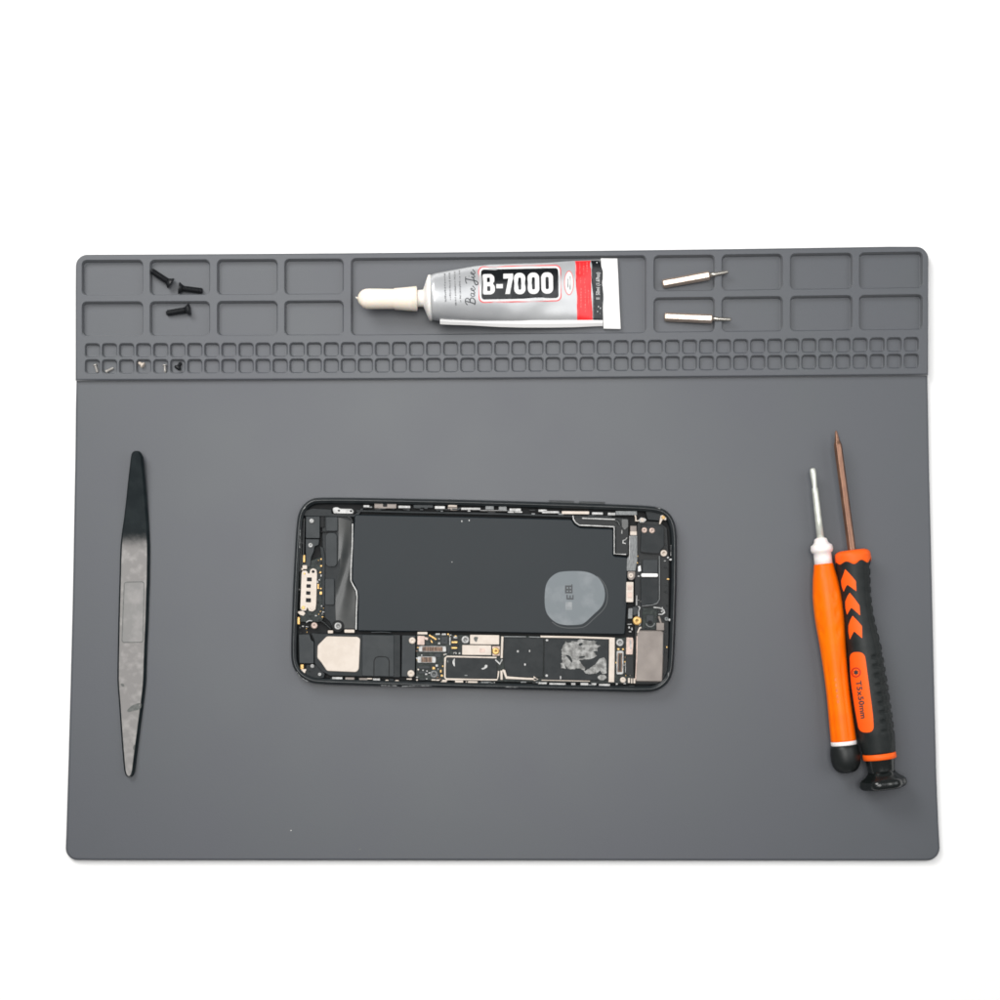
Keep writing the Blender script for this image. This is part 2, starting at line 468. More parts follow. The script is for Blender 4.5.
# crimped end
g=G()
cr=[(600.8,258.2),(617.4,258.4),(618.3,275),(619.3,300),(620.8,329.0),(603.6,328.6),(602.6,300),(601.6,275)]
zc=tz(606)
w=[P(x,y,zc+.5) for x,y in cr]
prism(g,cr,zc-.7,zc+1.0,.12)
for k in range(6):
    x=604.6+k*2.3
    prism(g,ribbon([(x-.6,260.5),(x+.6,293),(x+2.0,327.0)],.7),zc+.9,zc+1.12,.05)
weld(g.build('end_crimp',M['tubew'],tube))
# white folded side strip
g=G()
ss=[(440,318.2,324.2),(452,318.9,324.8),(470,319.6,325.3),(485,320.0,326.2),(500,320.2,327.0),(525,320.3,327.6),(550,320.2,327.6),(575,320.1,327.2),(592,320.0,326.4),(603,320.2,326.0)]
top=[(x,a) for x,a,b in ss]; bot=[(x,b) for x,a,b in ss]
vs=[];n=len(ss)
for (x,a,b) in ss:
    z=tz(x)+lerp(1.4,.6,(x-440)/163.)
    p0=P(x,a,z+.9); p1=P(x,(a+b)/2,z+.75); p2=P(x,b,z); p3=Vector((p2.x,p2.y+.2,z-1.2)); p4=Vector((p0.x,p0.y,z-1.2))
    vs+=[p0,p1,p2,p3,p4]
fs=[]
for i in range(n-1):
    for k in range(5): kk=(k+1)%5; fs.append([i*5+k,i*5+kk,i*5+5+kk,i*5+5+k])
fs+=[[0,1,2,3,4],[(n-1)*5+k for k in (4,3,2,1,0)]]
g.add(vs,fs,False)
strip=weld(g.build('side_fold',M['tubew'],tube))
tb=bvh_of([body])
def along(x,y):   # label frame: x in 470..570, y, follows slight rotation of the print
    return (x,y)
def skew(poly,c=(520,284),rot=-1.2):
    cs,sn=math.cos(math.radians(rot)),math.sin(math.radians(rot))
    return [(c[0]+(x-c[0])*cs-(y-c[1])*sn,c[1]+(x-c[0])*sn+(y-c[1])*cs) for x,y in poly]
lab_o=skew(rr(478.2,265.6,561.4,302.2,5.5,n=6)); lab_i=skew(rr(479.4,266.8,560.2,301.0,4.6,n=6)); pan=skew(rr(481.2,268.8,558.4,298.8,3.0,n=6))
decal('label_border',body,M['lpink'],[[lab_o,lab_i]],tb,.05,1.5)
decal('label_rim',body,M['lwhite'],[[lab_i,pan]],tb,.05,1.5)
decal('label_panel',body,M['lblack'],[[pan]],tb,.05,1.5)
tx=[]
def rect(x0,y0,x1,y1): return [(x0,y0),(x1,y0),(x1,y1),(x0,y1)]
yT,yB=273.6,293.8
B_out=roundpoly([(482.8,yT),(491.5,yT),(494.4,276.2),(494.4,281.0),(492.6,283.2),(494.8,285.6),(494.8,291.2),(491.8,yB),(482.8,yB)],1.8)
tx.append([B_out,roundpoly(rect(487.0,277.0,490.0,281.6),.8),roundpoly(rect(487.0,285.6,490.2,290.4),.8)])
tx.append([rect(496.2,283.7,502.8,287.9)])
tx.append([[(503.4,yT),(513.2,yT),(513.2,278.0),(509.6,yB),(505.0,yB),(508.4,278.4),(503.4,278.4)]])
for x0,x1 in ((514.0,525.4),(527.6,539.2),(541.2,553.0)):
    tx.append([rr(x0,yT-.6,x1,yB+.5,5.2,n=7),rr(x0+4.3,yT+3.9,x1-4.3,yB-4.0,1.4,n=4)])
decal('label_lettering',body,M['lwhite'],[[skew(c) for c in s] for s in tx],tb,.11,1.4)
# oval
decal('oval_border',body,M['lpink'],[[disc(569,283,4.9,12.2,32),disc(569,283,4.2,11.3,32)]],tb,.06,1.5)
decal('oval_mark',body,M['lwhite'],[[disc(569,283,4.2,11.3,32)]],tb,.06,1.5)
decal('oval_print',body,M['lgrey'],[[rect(567.4,279,568.3,287.5)],[rect(569.6,276.5,570.6,289.5)]],tb,.12,1.5)
# red and black bands
decal('red_band',body,M['lred'],[[[(575,261.2),(590.8,260.7),(592.8,321.2),(577.2,321.6)]]],tb,.06,1.4)
decal('black_band',body,M['lblack'],[[[(590.9,260.7),(603.0,260.2),(603.6,321.0),(592.9,321.2)]]],tb,.06,1.4)
fa=[]
for k,(x,y0,y1) in enumerate(((579.2,262,274),(583.0,263,276),(586.4,262,272),(580,277,283),(584,278,284),(580.4,288,308),(584.6,286,312),(588,290,306))):
    y=y0
    while y<y1:
        h=random.uniform(1.2,2.6); fa.append([rect(x,y,x+random.uniform(.8,1.3),min(y1,y+h))]); y+=h+random.uniform(.5,.9)
decal('red_band_print',body,M['lfaint'],fa,tb,.12,2)
# white lettering on the black band reads upwards: rows of small marks
wl=glyph_text('(15ml)  Net  0.5FLoz')
def place_up(contours,x0,y0,h,sx):   # reads upwards (rotated 90 degrees counter-clockwise): letter up = image left
    return [[(x0-py*h, y0-px*sx) for px,py in c] for c in contours]
decal('black_band_print',body,M['lwhite'],[place_up(glyph_text('II  50ml (1.69oz)',.02),599.6,299.5,5.4,4.1)],tb,.12,None)
sp=[]
for x,y in ((598,306),(600,307.5),(597,311),(599.6,313),(596.4,262),(599,261),(601,263.5)): sp.append([rr(x,y,x+.8,y+1.4,.3)])
decal('black_band_specks',body,M['lbk2'],sp,tb,.12,None)
# four lines of tiny print reading upwards near the shoulder
fine_print=[]
for x,y0,y1 in ((444.6,273.5,302),(449.4,273,300.5),(454.6,271.5,306.5),(459.4,270.5,302)):
    y=y0
    while y<y1:
        h=random.uniform(.7,1.5); o=(y-y0)*.035
        fine_print.append([rect(x+o-.95+random.uniform(0,.7),y,x+o+.95-random.uniform(0,.4),min(y1,y+h))]); y+=h+random.uniform(.3,.6)
        if random.random()<.1: y+=.8
decal('fine_print',body,M['lgrey'],fine_print,tb,.07,None)
# handwritten style name reading upwards
def script(strokes,x0,y0,s):
    out=[]
    for st,wd in strokes:
        # catmull
        pts=[]
        for i in range(len(st)-1):
            p0,p1,p2,p3=(Vector(st[max(0,min(len(st)-1,i+k))]) for k in (-1,0,1,2))
            for t in (0,.25,.5,.75):
                pts.append(.5*((2*p1)+(p2-p0)*t+(2*p0-5*p1+4*p2-p3)*t*t+(3*p1-p0-3*p2+p3)*t**3))
        pts.append(Vector(st[-1]))
        pp=[(x0-p.y*s,y0-p.x*s) for p in pts]
        for a,b in zip(pp,pp[1:]):
            if math.hypot(a[0]-b[0],a[1]-b[1])>.05: out.append([ribbon([a,b],wd)])
    return out
W=.8
strokes=[
 ([(1.2,0),(2.6,4.2),(3.6,8.2)],1.0),([(.2,6.6),(2.4,8.6),(5.4,8.4),(6.2,6.6),(4.6,4.8),(2.8,4.4)],W),([(2.8,4.4),(5.6,4.2),(6.6,2.6),(5.2,.6),(2.8,-.2),(.4,.4)],1.0),
 ([(10.4,3.4),(8.8,3.8),(7.8,2.0),(8.4,.4),(9.8,1.0),(10.8,3.6)],W),([(10.8,3.6),(10.2,1.0),(11.2,.2),(12.6,1.4)],W),
 ([(12.6,1.4),(14.6,2.4),(15.0,3.6),(13.8,3.6),(13.0,1.8),(13.8,.2),(15.4,.4),(17.2,2.2)],W),
 ([(19.2,7.4),(21.6,8.4),(25.4,8.4)],W),([(23.4,8.2),(22.6,4.0),(21.2,-1.6),(18.8,-2.6),(18.2,-.8),(20.6,.6),(23.8,1.2)],1.0),
 ([(24.0,1.2),(25.2,3.4),(24.8,.8),(25.8,.2),(27.0,1.6)],W),([(25.6,5.2),(25.9,5.6)],W),
 ([(27.0,1.6),(29.0,2.4),(29.4,3.6),(28.2,3.6),(27.4,1.8),(28.2,.2),(29.8,.4),(31.8,2.2)],W),
]
decal('name_lettering',body,M['ink'],script(strokes,475.0,305.2,1.12),tb,.08,None)

# ================================================================== SCREWS
def ring_profile(g, prof, n=20, smooth=True):
    """lathe about local X"""
    vs=[]
    for x,r in prof:
        for i in range(n):
            a=2*math.pi*i/n; vs.append((x,r*math.cos(a),r*math.sin(a)))
    fs=[]
    for k in range(len(prof)-1):
        for i in range(n): j=(i+1)%n; fs.append([k*n+i,k*n+j,k*n+n+j,k*n+n+i])
    g.add(vs,fs,smooth); g.add(vs[:n],[list(range(n))[::-1]]); g.add(vs[-n:],[list(range(n))])
def make_screw(name,hr,hl,sr,L,pitch,m,flat=True):
    root=bpy.data.objects.new(name,None); col.objects.link(root); root.empty_display_size=.005
    g=G()
    if flat: ring_profile(g,[(-.02,hr*.42),(-.02,hr*.43),(0,hr*.96),(.12,hr),(.30,hr),(hl*.55,hr*.78),(hl,sr*1.05)],24)
    else: ring_profile(g,[(0,hr*.6),(.05,hr*.85),(.18,hr),(hl,hr),(hl+.02,sr)],20)
    # cross recess walls
    g.add([(-.03,-hr*.5,-hr*.09),(-.03,hr*.5,-hr*.09),(-.03,hr*.5,hr*.09),(-.03,-hr*.5,hr*.09)],[[0,3,2,1]])
    weld(g.build('head',m,root,local=True))
    g=G(); prof=[(hl-.1,sr*.9)]; x=hl
    while x<L-.5:
        prof+=[(x,sr*.80),(x+pitch*.5,sr),(x+pitch*.6,sr)]; x+=pitch
    prof+=[(L-.35,sr*.8),(L,sr*.62)]
    ring_profile(g,prof,18,False)
    weld(g.build('threaded_shank',m,root,local=True))
    return root
def copy_tree(o,parent=None):
    c=o.copy(); col.objects.link(c)
    if parent is not None: c.parent=parent
    for ch in list(o.children): copy_tree(ch,c)
    return c
def lay(o,head,tip,zfloor,hr,sr,label,cat,group,pitch_deg=None):
    """lay a screw: head / tip pixels"""
    a=P(*head,zfloor+hr); b=P(*tip,zfloor+sr)
    if pitch_deg is not None:
        L=(b-a).xy.length; b.z=a.z+L*math.tan(math.radians(pitch_deg))
    d=(b-a).normalized()
    o.rotation_euler=d.to_track_quat('X','Z').to_euler(); o.location=a*MM
    tag(o,label,cat,group)
GB='black screws in the tray pockets'
sb=make_screw('screw',2.45,1.8,1.32,9.9,.55,M['screwb'])
sb2=copy_tree(sb); sb3=copy_tree(sb)
lay(sb,(171.2,283.6),(150.4,270.4),ZF,2.4,1.3,'black countersunk screw slanting down to the right, its tip against the left pocket wall','screw',GB,6)
lay(sb2,(178.6,288.0),(202.6,291.0),ZF,2.4,1.3,'black countersunk screw along the lower pocket wall with its tip pointing right','screw',GB)
lay(sb3,(189.6,309.4),(165.6,313.4),ZF,2.4,1.3,'black countersunk screw alone in the lower pocket with its head to the right','screw',GB)
ZS=Z_TRAY-2.1
GS='tiny screws in the small square pockets'
t0=make_screw('tiny_screw',.8,.6,.58,3.5,.4,M['screws'],False)
t1=copy_tree(t0)
lay(t0,(94.9,364.2),(97.4,372.0),ZS,.72,.48,'tiny bright silver screw in the leftmost occupied square pocket of the lower row','small screw',GS)
lay(t1,(105.8,371.8),(113.4,367.9),ZS,.72,.48,'tiny slim grey screw lying slanted in the second square pocket of the lower row','small screw',GS)
t2=make_screw('tiny_screw',1.25,.7,.72,2.6,.4,M['cream'],False)
lay(t2,(143.6,365.8),(138.4,362.4),ZS,1.25,.72,'tiny pale cream screw with a wide head in the fourth square pocket','small screw',GS)
t3=make_screw('tiny_screw',.95,.5,.55,3.3,.4,M['screws'],False)
lay(t3,(164.7,364.4),(165.2,372.2),ZS,.95,.55,'tiny silver screw pointing straight down in the square pocket left of the dark one','small screw',GS)
t4=make_screw('tiny_screw',1.45,.9,.8,3.2,.4,M['screwb'],False)
lay(t4,(177.0,368.8),(180.8,362.6),ZS,1.45,.8,'tiny dark screw in the rightmost occupied square pocket','small screw',GS)

# ================================================================== HEX BITS
def make_bit():
    root=bpy.data.objects.new('screwdriver_bit',None); col.objects.link(root); root.empty_display_size=.005
    g=G(); r=1.95; n=6; prof=[(0,r*.72),(.5,r),(19.5,r),(19.9,r*.8)]; vs=[]
    for x,q in prof: vs+=[(x,q*math.cos(math.pi/3*i),q*math.sin(math.pi/3*i)) for i in range(n)]
    fs=[[k*n+i,k*n+(i+1)%n,k*n+n+(i+1)%n,k*n+n+i] for k in range(3) for i in range(n)]+[list(range(n))[::-1],[3*n+i for i in range(n)]]
    g.add(vs,fs); o=weld(g.build('hex_shank',M['bit'],root,local=True))
    mod=o.modifiers.new('edge','BEVEL'); mod.width=.00012; mod.segments=2
    g=G(); ring_profile(g,[(19.7,.95),(22.2,.9),(22.9,.78),(27.0,.76),(27.6,.6)],14)
    weld(g.build('tip',M['bitd'],root,local=True))
    return root
GBI='silver bits lying in the tray pockets'
b1=make_bit(); b2=copy_tree(b1)
for o,h,t,zh,zt,lb in ((b1,(662.3,284.0),(729.4,271.6),ZF+1.7,Z_TRAY+1.0,'silver hexagonal screwdriver bit lying tilted in the upper right tray pocket'),
                (b2,(664.2,316.8),(731.6,319.6),ZF+1.7,Z_TRAY+1.0,'silver hexagonal screwdriver bit lying level in the pocket below the tilted bit')):
    a=P(*h,zh); b=P(*t,zt); d=(b-a).normalized()
    o.rotation_euler=d.to_track_quat('X','Z').to_euler(); o.location=a*MM; tag(o,lb,'screwdriver bit',GBI)

# ================================================================== PRY TOOL
def ragged_blob(x,y,r,rw):
    return [(x+r*rw.uniform(.7,1.5)*math.cos(a*math.pi/4),y+r*rw.uniform(.7,1.2)*math.sin(a*math.pi/4)) for a in range(8)]
pry=thing('pry_tool',P(134,610,Z_PAD),'flat scuffed steel pry tool with upper tip darkened like a reflection lying on the left of the mat','pry tool')
OUT=[(450.9,134.8,138.2),(451.7,133.2,139.8),(453.5,131.8,141.4),(457,130.9,143.0),(466,129.9,143.9),(480,128.2,145.2),(500,126.2,146.9),(520,123.8,148.4),(534,121.7,149.2),(545,120.6,149.8),(560,120.0,149.8),(580,119.5,149.5),(600,118.9,148.8),(620,118.4,148.2),(640,118.0,147.3),(660,117.6,146.5),(680,117.4,145.9),(690,118.0,145.0),(705,119.2,143.2),(720,120.2,141.2),(740,121.6,138.6),(760,123.2,136.0),(770,124.2,134.8),(774,125.2,133.8),(776.6,127.0,132.0)]
def bar(g,rows,lift):
    n=len(rows); zt=Z_PAD+2.0
    vs=[]
    for y,a,b in rows:
        z=zt+lift(y); e=.9
        l0=P(a,y,z-.9); r0=P(b,y,z-.9); l1=P(a+1.3,y,z); r1=P(b-2.6,y,z)
        w=(b-a)
        if w<9: l1=P(a+.9,y,z); r1=P(b-1.5,y,z)
        vs+=[(l0.x,l0.y,z-1.9),(l0.x,l0.y,z-.9),(l1.x,l1.y,z),(r1.x,r1.y,z),(r0.x,r0.y,z-.9),(r0.x,r0.y,z-1.9)]
    fs=[]
    for i in range(n-1):
        for k in range(6): kk=(k+1)%6; fs.append([i*6+k,i*6+kk,i*6+6+kk,i*6+6+k])
    fs+=[[0,1,2,3,4,5],[(n-1)*6+k for k in range(6)][::-1]]
    g.add(vs,fs,False); return vs
def plift(y):
    if y<548: return 4.0*((548-y)/97.)**1.5
    if y>700: return .9*((y-700)/77.)**1.6
    return 0
def rows(y0,y1):
    ys=sorted(set([y0,y1]+[r[0] for r in OUT if y0<r[0]<y1])); r=[]
    for y in ys:
        for (ya,a0,b0),(yb,a1,b1) in zip(OUT,OUT[1:]):
            if ya<=y<=yb:
                t=(y-ya)/(yb-ya); r.append((y,lerp(a0,a1,t),lerp(b0,b1,t))); break
    return r
g=G(); bar(g,rows(450.9,776.6),plift); bo=weld(g.build('shaded_bar',M['steeld'],pry))  # edge shade and the tip's dark reflection are painted into the bar colour
pb=bvh_of([bo])
fl=[(x0+1.5,y) for y,x0,x1 in rows(529,776.0)]; fr_=[(x1-2.9,y) for y,x0,x1 in rows(529,776.0)]
face_outline=fl[::-1]+fr_
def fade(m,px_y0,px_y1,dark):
    """dark reflection of the bent tip painted into the face colour and faded along the tool, between two places"""
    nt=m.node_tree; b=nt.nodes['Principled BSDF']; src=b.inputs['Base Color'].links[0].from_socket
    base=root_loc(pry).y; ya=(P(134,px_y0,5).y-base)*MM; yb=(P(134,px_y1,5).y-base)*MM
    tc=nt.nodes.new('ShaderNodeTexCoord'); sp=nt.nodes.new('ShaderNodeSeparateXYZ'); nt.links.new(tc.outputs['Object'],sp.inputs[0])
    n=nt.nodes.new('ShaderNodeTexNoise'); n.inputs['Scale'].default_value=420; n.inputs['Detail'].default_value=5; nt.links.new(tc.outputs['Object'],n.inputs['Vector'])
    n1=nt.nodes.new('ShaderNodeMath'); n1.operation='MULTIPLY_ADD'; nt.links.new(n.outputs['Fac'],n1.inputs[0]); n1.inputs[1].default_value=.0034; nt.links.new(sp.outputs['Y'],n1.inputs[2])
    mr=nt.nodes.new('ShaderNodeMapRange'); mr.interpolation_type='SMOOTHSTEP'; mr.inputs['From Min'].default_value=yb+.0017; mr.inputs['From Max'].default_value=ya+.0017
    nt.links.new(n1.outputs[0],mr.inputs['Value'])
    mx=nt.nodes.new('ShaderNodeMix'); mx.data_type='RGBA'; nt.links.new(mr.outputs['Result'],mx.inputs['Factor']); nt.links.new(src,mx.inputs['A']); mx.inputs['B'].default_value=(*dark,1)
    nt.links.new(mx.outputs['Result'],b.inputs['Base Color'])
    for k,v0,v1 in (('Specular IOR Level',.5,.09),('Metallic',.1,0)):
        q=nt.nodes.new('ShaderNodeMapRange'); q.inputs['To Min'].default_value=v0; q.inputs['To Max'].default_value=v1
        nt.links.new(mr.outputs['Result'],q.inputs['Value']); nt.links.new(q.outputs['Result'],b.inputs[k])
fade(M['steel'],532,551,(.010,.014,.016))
decal('steel_face',pry,M['steel'],[[roundpoly(face_outline,1.2,2)]],pb,.05,3.0)
q=[(124.0,581.8),(144.4,581.4),(143.4,642.6),(121.6,642.8)]
decal('engraved_plate',pry,M['steelp'],[[roundpoly(q,3,4)]],pb,.10,None)
q0=roundpoly(q,3,4); q1=roundpoly([(124.8,582.6),(143.7,582.2),(142.7,641.8),(122.4,642.0)],2.4,4)
decal('engraved_line',pry,M['stain'],[[q0,q1]],pb,.15,None)
decal('dark_stain',pry,M['stain'],[[smoothpoly([(126.6,710.6),(130.5,706.6),(134.5,704.2),(141.2,702.6),(141.6,706.4),(138.6,710.0),(133,710.8),(128.5,712.4)])],[smoothpoly([(120.4,683.4),(124.0,683.6),(124.6,687.0),(121.2,686.0)])],[smoothpoly([(133.4,745.6),(135.2,744),(134.6,751),(133.0,749)])]],pb,.15,None)

# ================================================================== ORANGE SCREWDRIVER
so=thing('screwdriver',P(830,620,Z_PAD),'slim orange screwdriver with pale shaft and white collar beside the black one','screwdriver','screwdrivers on the right of the mat')
OA=((812.6,468.4),(843.6,741)); ZO=Z_PAD+6.2
def oc(y): return 812.6+(843.6-812.6)*(y-468.4)/(741-468.4)
def OS(rows): return [(oc(y),y,r,ZO) for y,r in rows]
g=G(); loft(g,OS([(468.2,1.4),(469.0,2.6),(471.5,3.1),(476,3.0),(480,2.7),(487.5,2.3),(488.6,3.0),(495,3.1),(520,3.4),(541,3.8)]),axis=OA,n=20)
weld(g.build('shaft',M['whites'],so))
g=G(); loft(g,OS([(537.5,3.6),(539.0,6.2),(542.5,7.2),(544.2,8.6),(545.4,10.6),(549.5,11.3),(552.2,10.4),(553.2,8.9),(558,8.9),(566,9.2)]),axis=OA,n=32)
weld(g.build('collar',M['whitep'],so))
g=G(); hnd=[(563.6,8.6),(564.2,9.6),(570,10.6),(578,12.2),(586,13.3),(596,14.4),(606,14.8),(616,14.7),(626,14.3),(638,13.4),(650,12.7),(665,12.1),(680,11.7),(695,11.6),(710,11.9),(725,12.3),(741,12.6),(741.4,12.0)]
# smooth + shallow finger dimples around the middle
fine=[]
for (y0,r0),(y1,r1) in zip(hnd,hnd[1:]):
    k=max(1,int((y1-y0)/1.6)); fine+=[(lerp(y0,y1,i/k),lerp(r0,r1,i/k)) for i in range(k)]
fine.append(hnd[-1])
n=48; R=[]
vs=[]
for y,r in fine:
    c=P(oc(y),y,ZO); A=P(*OA[0],ZO); B=P(*OA[1],ZO); d=(B-A).normalized(); s=Vector((-d.y,d.x,0))
    rm=r*(CAM.z-ZO)/CS/F
    for i in range(n):
        a=2*math.pi*i/n; q=rm
        if 588<y<640:
            ph=(y-588)/52.; q-=.42*(0.5-.5*math.cos(2*math.pi*ph*3))*max(0,math.cos(5*a+.3))**2
        if 655<y<741: q-= .34*max(0,math.cos(5*a+.3))**4*min(1,(y-655)/12.)
        vs.append(c+s*(q*math.cos(a))+Vector((0,0,q*math.sin(a))))
fs=[]
for k in range(len(fine)-1):
    for i in range(n): j=(i+1)%n; fs.append([k*n+i,k*n+j,(k+1)*n+j,(k+1)*n+i])
g.add(vs,fs,True); g.add(vs[:n],[list(range(n))]); g.add(vs[-n:],[list(range(n))])
ho=weld(g.build('handle',M['orange'],so))
g=G(); loft(g,OS([(740.6,12.2),(741.2,12.8),(744.6,12.9),(745.2,12.3)]),axis=OA,n=36)
weld(g.build('ring',M['whitep'],so))
g=G(); loft(g,OS([(744.8,12.2),(745.6,13.1),(748.5,14.0),(754,14.7),(760,14.6),(765,13.6),(769,11.4),(771.6,8.4),(772.8,4.5),(773.2,1)]),axis=OA,n=36)
weld(g.build('end_cap',M['mattec'],so))
hb=bvh_of([ho])
def along_axis(contours,c0,c1,h,flip=1):
    """text from pixel c0 to c1 along the axis, letters' up to the right of travel"""
    xs=[x for c in contours for x,y in c]; L=max(xs)-min(xs); x_=min(xs)
    d=Vector(c1)-Vector(c0); u=d/L; nn=Vector((d.y,-d.x)).normalized()*h*flip
    return [[tuple(Vector(c0)+u*(x-x_)+nn*(y)) for x,y in c] for c in contours]
def along_groups(groups,c0,c1,h):
    flat=[c for g_ in groups for c in g_]; res=along_axis(flat,c0,c1,h); out=[]; i=0
    for g_ in groups: out.append(res[i:i+len(g_)]); i+=len(g_)
    return out
fm=[]
for k in range(5):
    y=678+k*5.5; x=oc(y)-1.0; fm.append([rr(x-.8,y,x+1.0,y+3.2,.5)])
decal('faint_marks',ho,mat('faint_brown',(.55,.10,.01),.4,base2=(.8,.17,.005),nscale=900),fm,hb,.04,None)

# ================================================================== BLACK SCREWDRIVER
sk=thing('screwdriver',P(862,650,Z_PAD),'black grip screwdriver with orange chevrons and long bronze shaft at the right','screwdriver','screwdrivers on the right of the mat')
BA=((836,431),(883.5,786)); ZB=Z_PAD+7.9
def bc(y): return 836+47.5*(y-431)/355.
def BS(rows,z=ZB): return [(bc(y),y,r,z) for y,r in rows]
g=G(); loft(g,BS([(430.6,.7),(432.5,1.5),(441,2.8),(444.5,4.0),(448,4.25),(552,4.35)]),axis=BA,n=6,smooth=False,phase=math.radians(0))
o=weld(g.build('shaft',M['bronze'],sk)); md=o.modifiers.new('edge','BEVEL'); md.width=.00025; md.segments=2
BH=[(552,13.6),(553.5,15.8),(556,16.9),(562,17.1),(570,16.6),(580,15.9),(590,15.4),(600,15.0),(610,14.9),(620,15.1),(632,15.9),(645,16.9),(660,17.6),(675,18.2),(690,18.7),(705,18.9),(720,18.8),(732,18.3),(744,17.2),(752,16.3),(753.5,15.4)]
fine=[]
for (y0,r0),(y1,r1) in zip(BH,BH[1:]):
    k=max(1,int((y1-y0)/1.0)); fine+=[(lerp(y0,y1,i/k),lerp(r0,r1,i/k)) for i in range(k)]
fine.append(BH[-1])
GDX=[(552,-.2),(565,-.7),(590,-1.9),(605,-2.3),(625,-1.9),(650,-.7),(680,-1.1),(709,-1.1),(745,-.2),(760,0)]
n=64; vs=[]
for y,r in fine:
    c=P(bc(y)+key(GDX,y),y,ZB); A=P(*BA[0],ZB); B=P(*BA[1],ZB); d=(B-A).normalized(); s=Vector((d.y,-d.x,0))*-1
    rm=r*(CAM.z-ZB)/CS/F
    for i in range(n):
        a=2*math.pi*i/n; q=rm
        right=math.cos(a)      # +1 = right side in the picture
        if 655<y<738:          # cross ribs on the right flank
            w=max(0,min(1,(right-.12)*5)); q-=.5*w*(math.sin((y-655)/9.2*2*math.pi)>.35)
        if 566<y<742:          # long groove between flank and face
            q-=.28*math.exp(-((a-math.radians(52))/.06)**2)
        if 566<y<660:
            w=max(0,min(1,(right-.72)*5)); q-=.4*w*(math.sin((y-566)/9.4*2*math.pi)>.4)
        vs.append(c+s*(q*math.cos(a))+Vector((0,0,q*math.sin(a))))
fs=[]
for k in range(len(fine)-1):
    for i in range(n): j=(i+1)%n; fs.append([k*n+i,k*n+j,(k+1)*n+j,(k+1)*n+i])
g=G(); g.add(vs,fs,True); g.add(vs[:n],[list(range(n))]); g.add(vs[-n:],[list(range(n))])
hk=weld(g.build('grip',M['grip'],sk))
kb=bvh_of([hk])
# orange collar with scalloped lower edge
g=G(); ring_rows=[(550.0,11.5),(551.0,15.0),(553.0,17.2),(556,17.7),(559.5,17.7)]
n=64; vs=[]; rr_=[]
for k in range(8):
    for i in range(n):
        a=2*math.pi*i/n
        if k<5: y,r=ring_rows[k]
        else:
            wv=562.6+1.7*math.cos(a*7.0+.4); t=(k-4)/3.; y=lerp(559.5,wv,t); r=17.7 if k<7 else 17.0
        c=P(bc(y),y,ZB); A=P(*BA[0],ZB); B=P(*BA[1],ZB); d=(B-A).normalized(); s=Vector((-d.y,d.x,0)); rm=r*(CAM.z-ZB)/CS/F
        vs.append(c+s*(rm*math.cos(a))+Vector((0,0,rm*math.sin(a))))
fs=[[k*n+i,k*n+(i+1)%n,(k+1)*n+(i+1)%n,(k+1)*n+i] for k in range(7) for i in range(n)]
g.add(vs,fs,True); g.add(vs[:n],[list(range(n))])
weld(g.build('collar',M['orrub'],sk))
chev=[[(845.2,569.0),(851,575.2),(855.9,581.0),(856.4,591.4),(852.6,588.4),(847.4,584.6),(845.4,588.0),(843.8,592.0),(841.8,586.0),(841.2,580.6),(843.4,574.6)],
      [(849.8,592.6),(855,599),(859.5,605.4),(860.2,615.6),(856.4,612),(851.4,607.6),(849.2,611),(847.2,615.0),(845.6,608),(845.4,601.6),(847.4,596.4)],
      [(852.6,615.6),(857.4,620.6),(862.0,626.0),(862.2,638.4),(858.4,635),(854.2,631.2),(852,635.4),(850.0,639.8),(848.6,632),(848.6,625.6),(850.4,620)]]
for c in chev: decal('chevron',hk,M['orrub'],[[roundpoly(c,.8,2)]],kb,.10,1.2)
loz=roundpoly([(849.6,652.0),(864.6,652.0),(868.4,680),(873.2,716),(874.0,732.4),(859.4,732.6),(855.2,710),(850.8,680)],7,5)
decal('label_inset',hk,M['orrub'],[[loz]],kb,.10,1.2)
decal('icon_ring',hk,M['redink'],[[disc(856.2,672.4,4.8,5.0,24),disc(856.2,672.4,3.7,3.9,24)]],kb,.16,1.2)
decal('icon_star',hk,M['ink'],[[[(856.2+ (2.9 if i%2==0 else 1.7)*math.sin(math.pi*i/6),672.4-(2.9 if i%2==0 else 1.7)*math.cos(math.pi*i/6)) for i in range(12)]]],kb,.16,None)
decal('size_lettering',hk,M['ink'],along_groups(spaced_text('T5x50mm',.025,.12),(856.2,681.0),(861.4,718.6),7.4),kb,.2,.8)
g=G(); loft(g,BS([(753.0,15.2),(753.6,16.4),(758.4,16.6),(759.2,15.6)]),axis=BA,n=40)
weld(g.build('ring',M['orrub'],sk))
g=G(); loft(g,BS([(758.6,15.0),(759.4,14.8),(764,14.0),(770,13.2),(772.5,13.4)]),axis=BA,n=40)
weld(g.build('swivel_neck',M['cap'],sk))
# six lobed swivel cap
n=72; vs=[]; fs=[]
prof=[(770,13.3),(773,14.2),(775.6,16.6),(778,20.4),(780.2,23.0),(784.6,23.6),(787,22.4),(788.4,20.0),(789.0,10.0)]
for y,r in prof:
    c=P(bc(y),y,ZB); A=P(*BA[0],ZB); B=P(*BA[1],ZB); d=(B-A).normalized(); s=Vector((-d.y,d.x,0)); rm=r*(CAM.z-ZB)/CS/F
    rm=min(rm,ZB+9)
    for i in range(n):
        a=2*math.pi*i/n; q=rm*(.955+.045*math.cos(6*a)); z=q*math.sin(a)
        z=max(z,-(ZB-Z_PAD-.05))
        vs.append(c+s*(q*math.cos(a))+Vector((0,0,z)))
fs=[[k*n+i,k*n+(i+1)%n,(k+1)*n+(i+1)%n,(k+1)*n+i] for k in range(len(prof)-1) for i in range(n)]
g=G(); g.add(vs,fs,True); g.add(vs[:n],[list(range(n))]); g.add(vs[-n:],[list(range(n))])
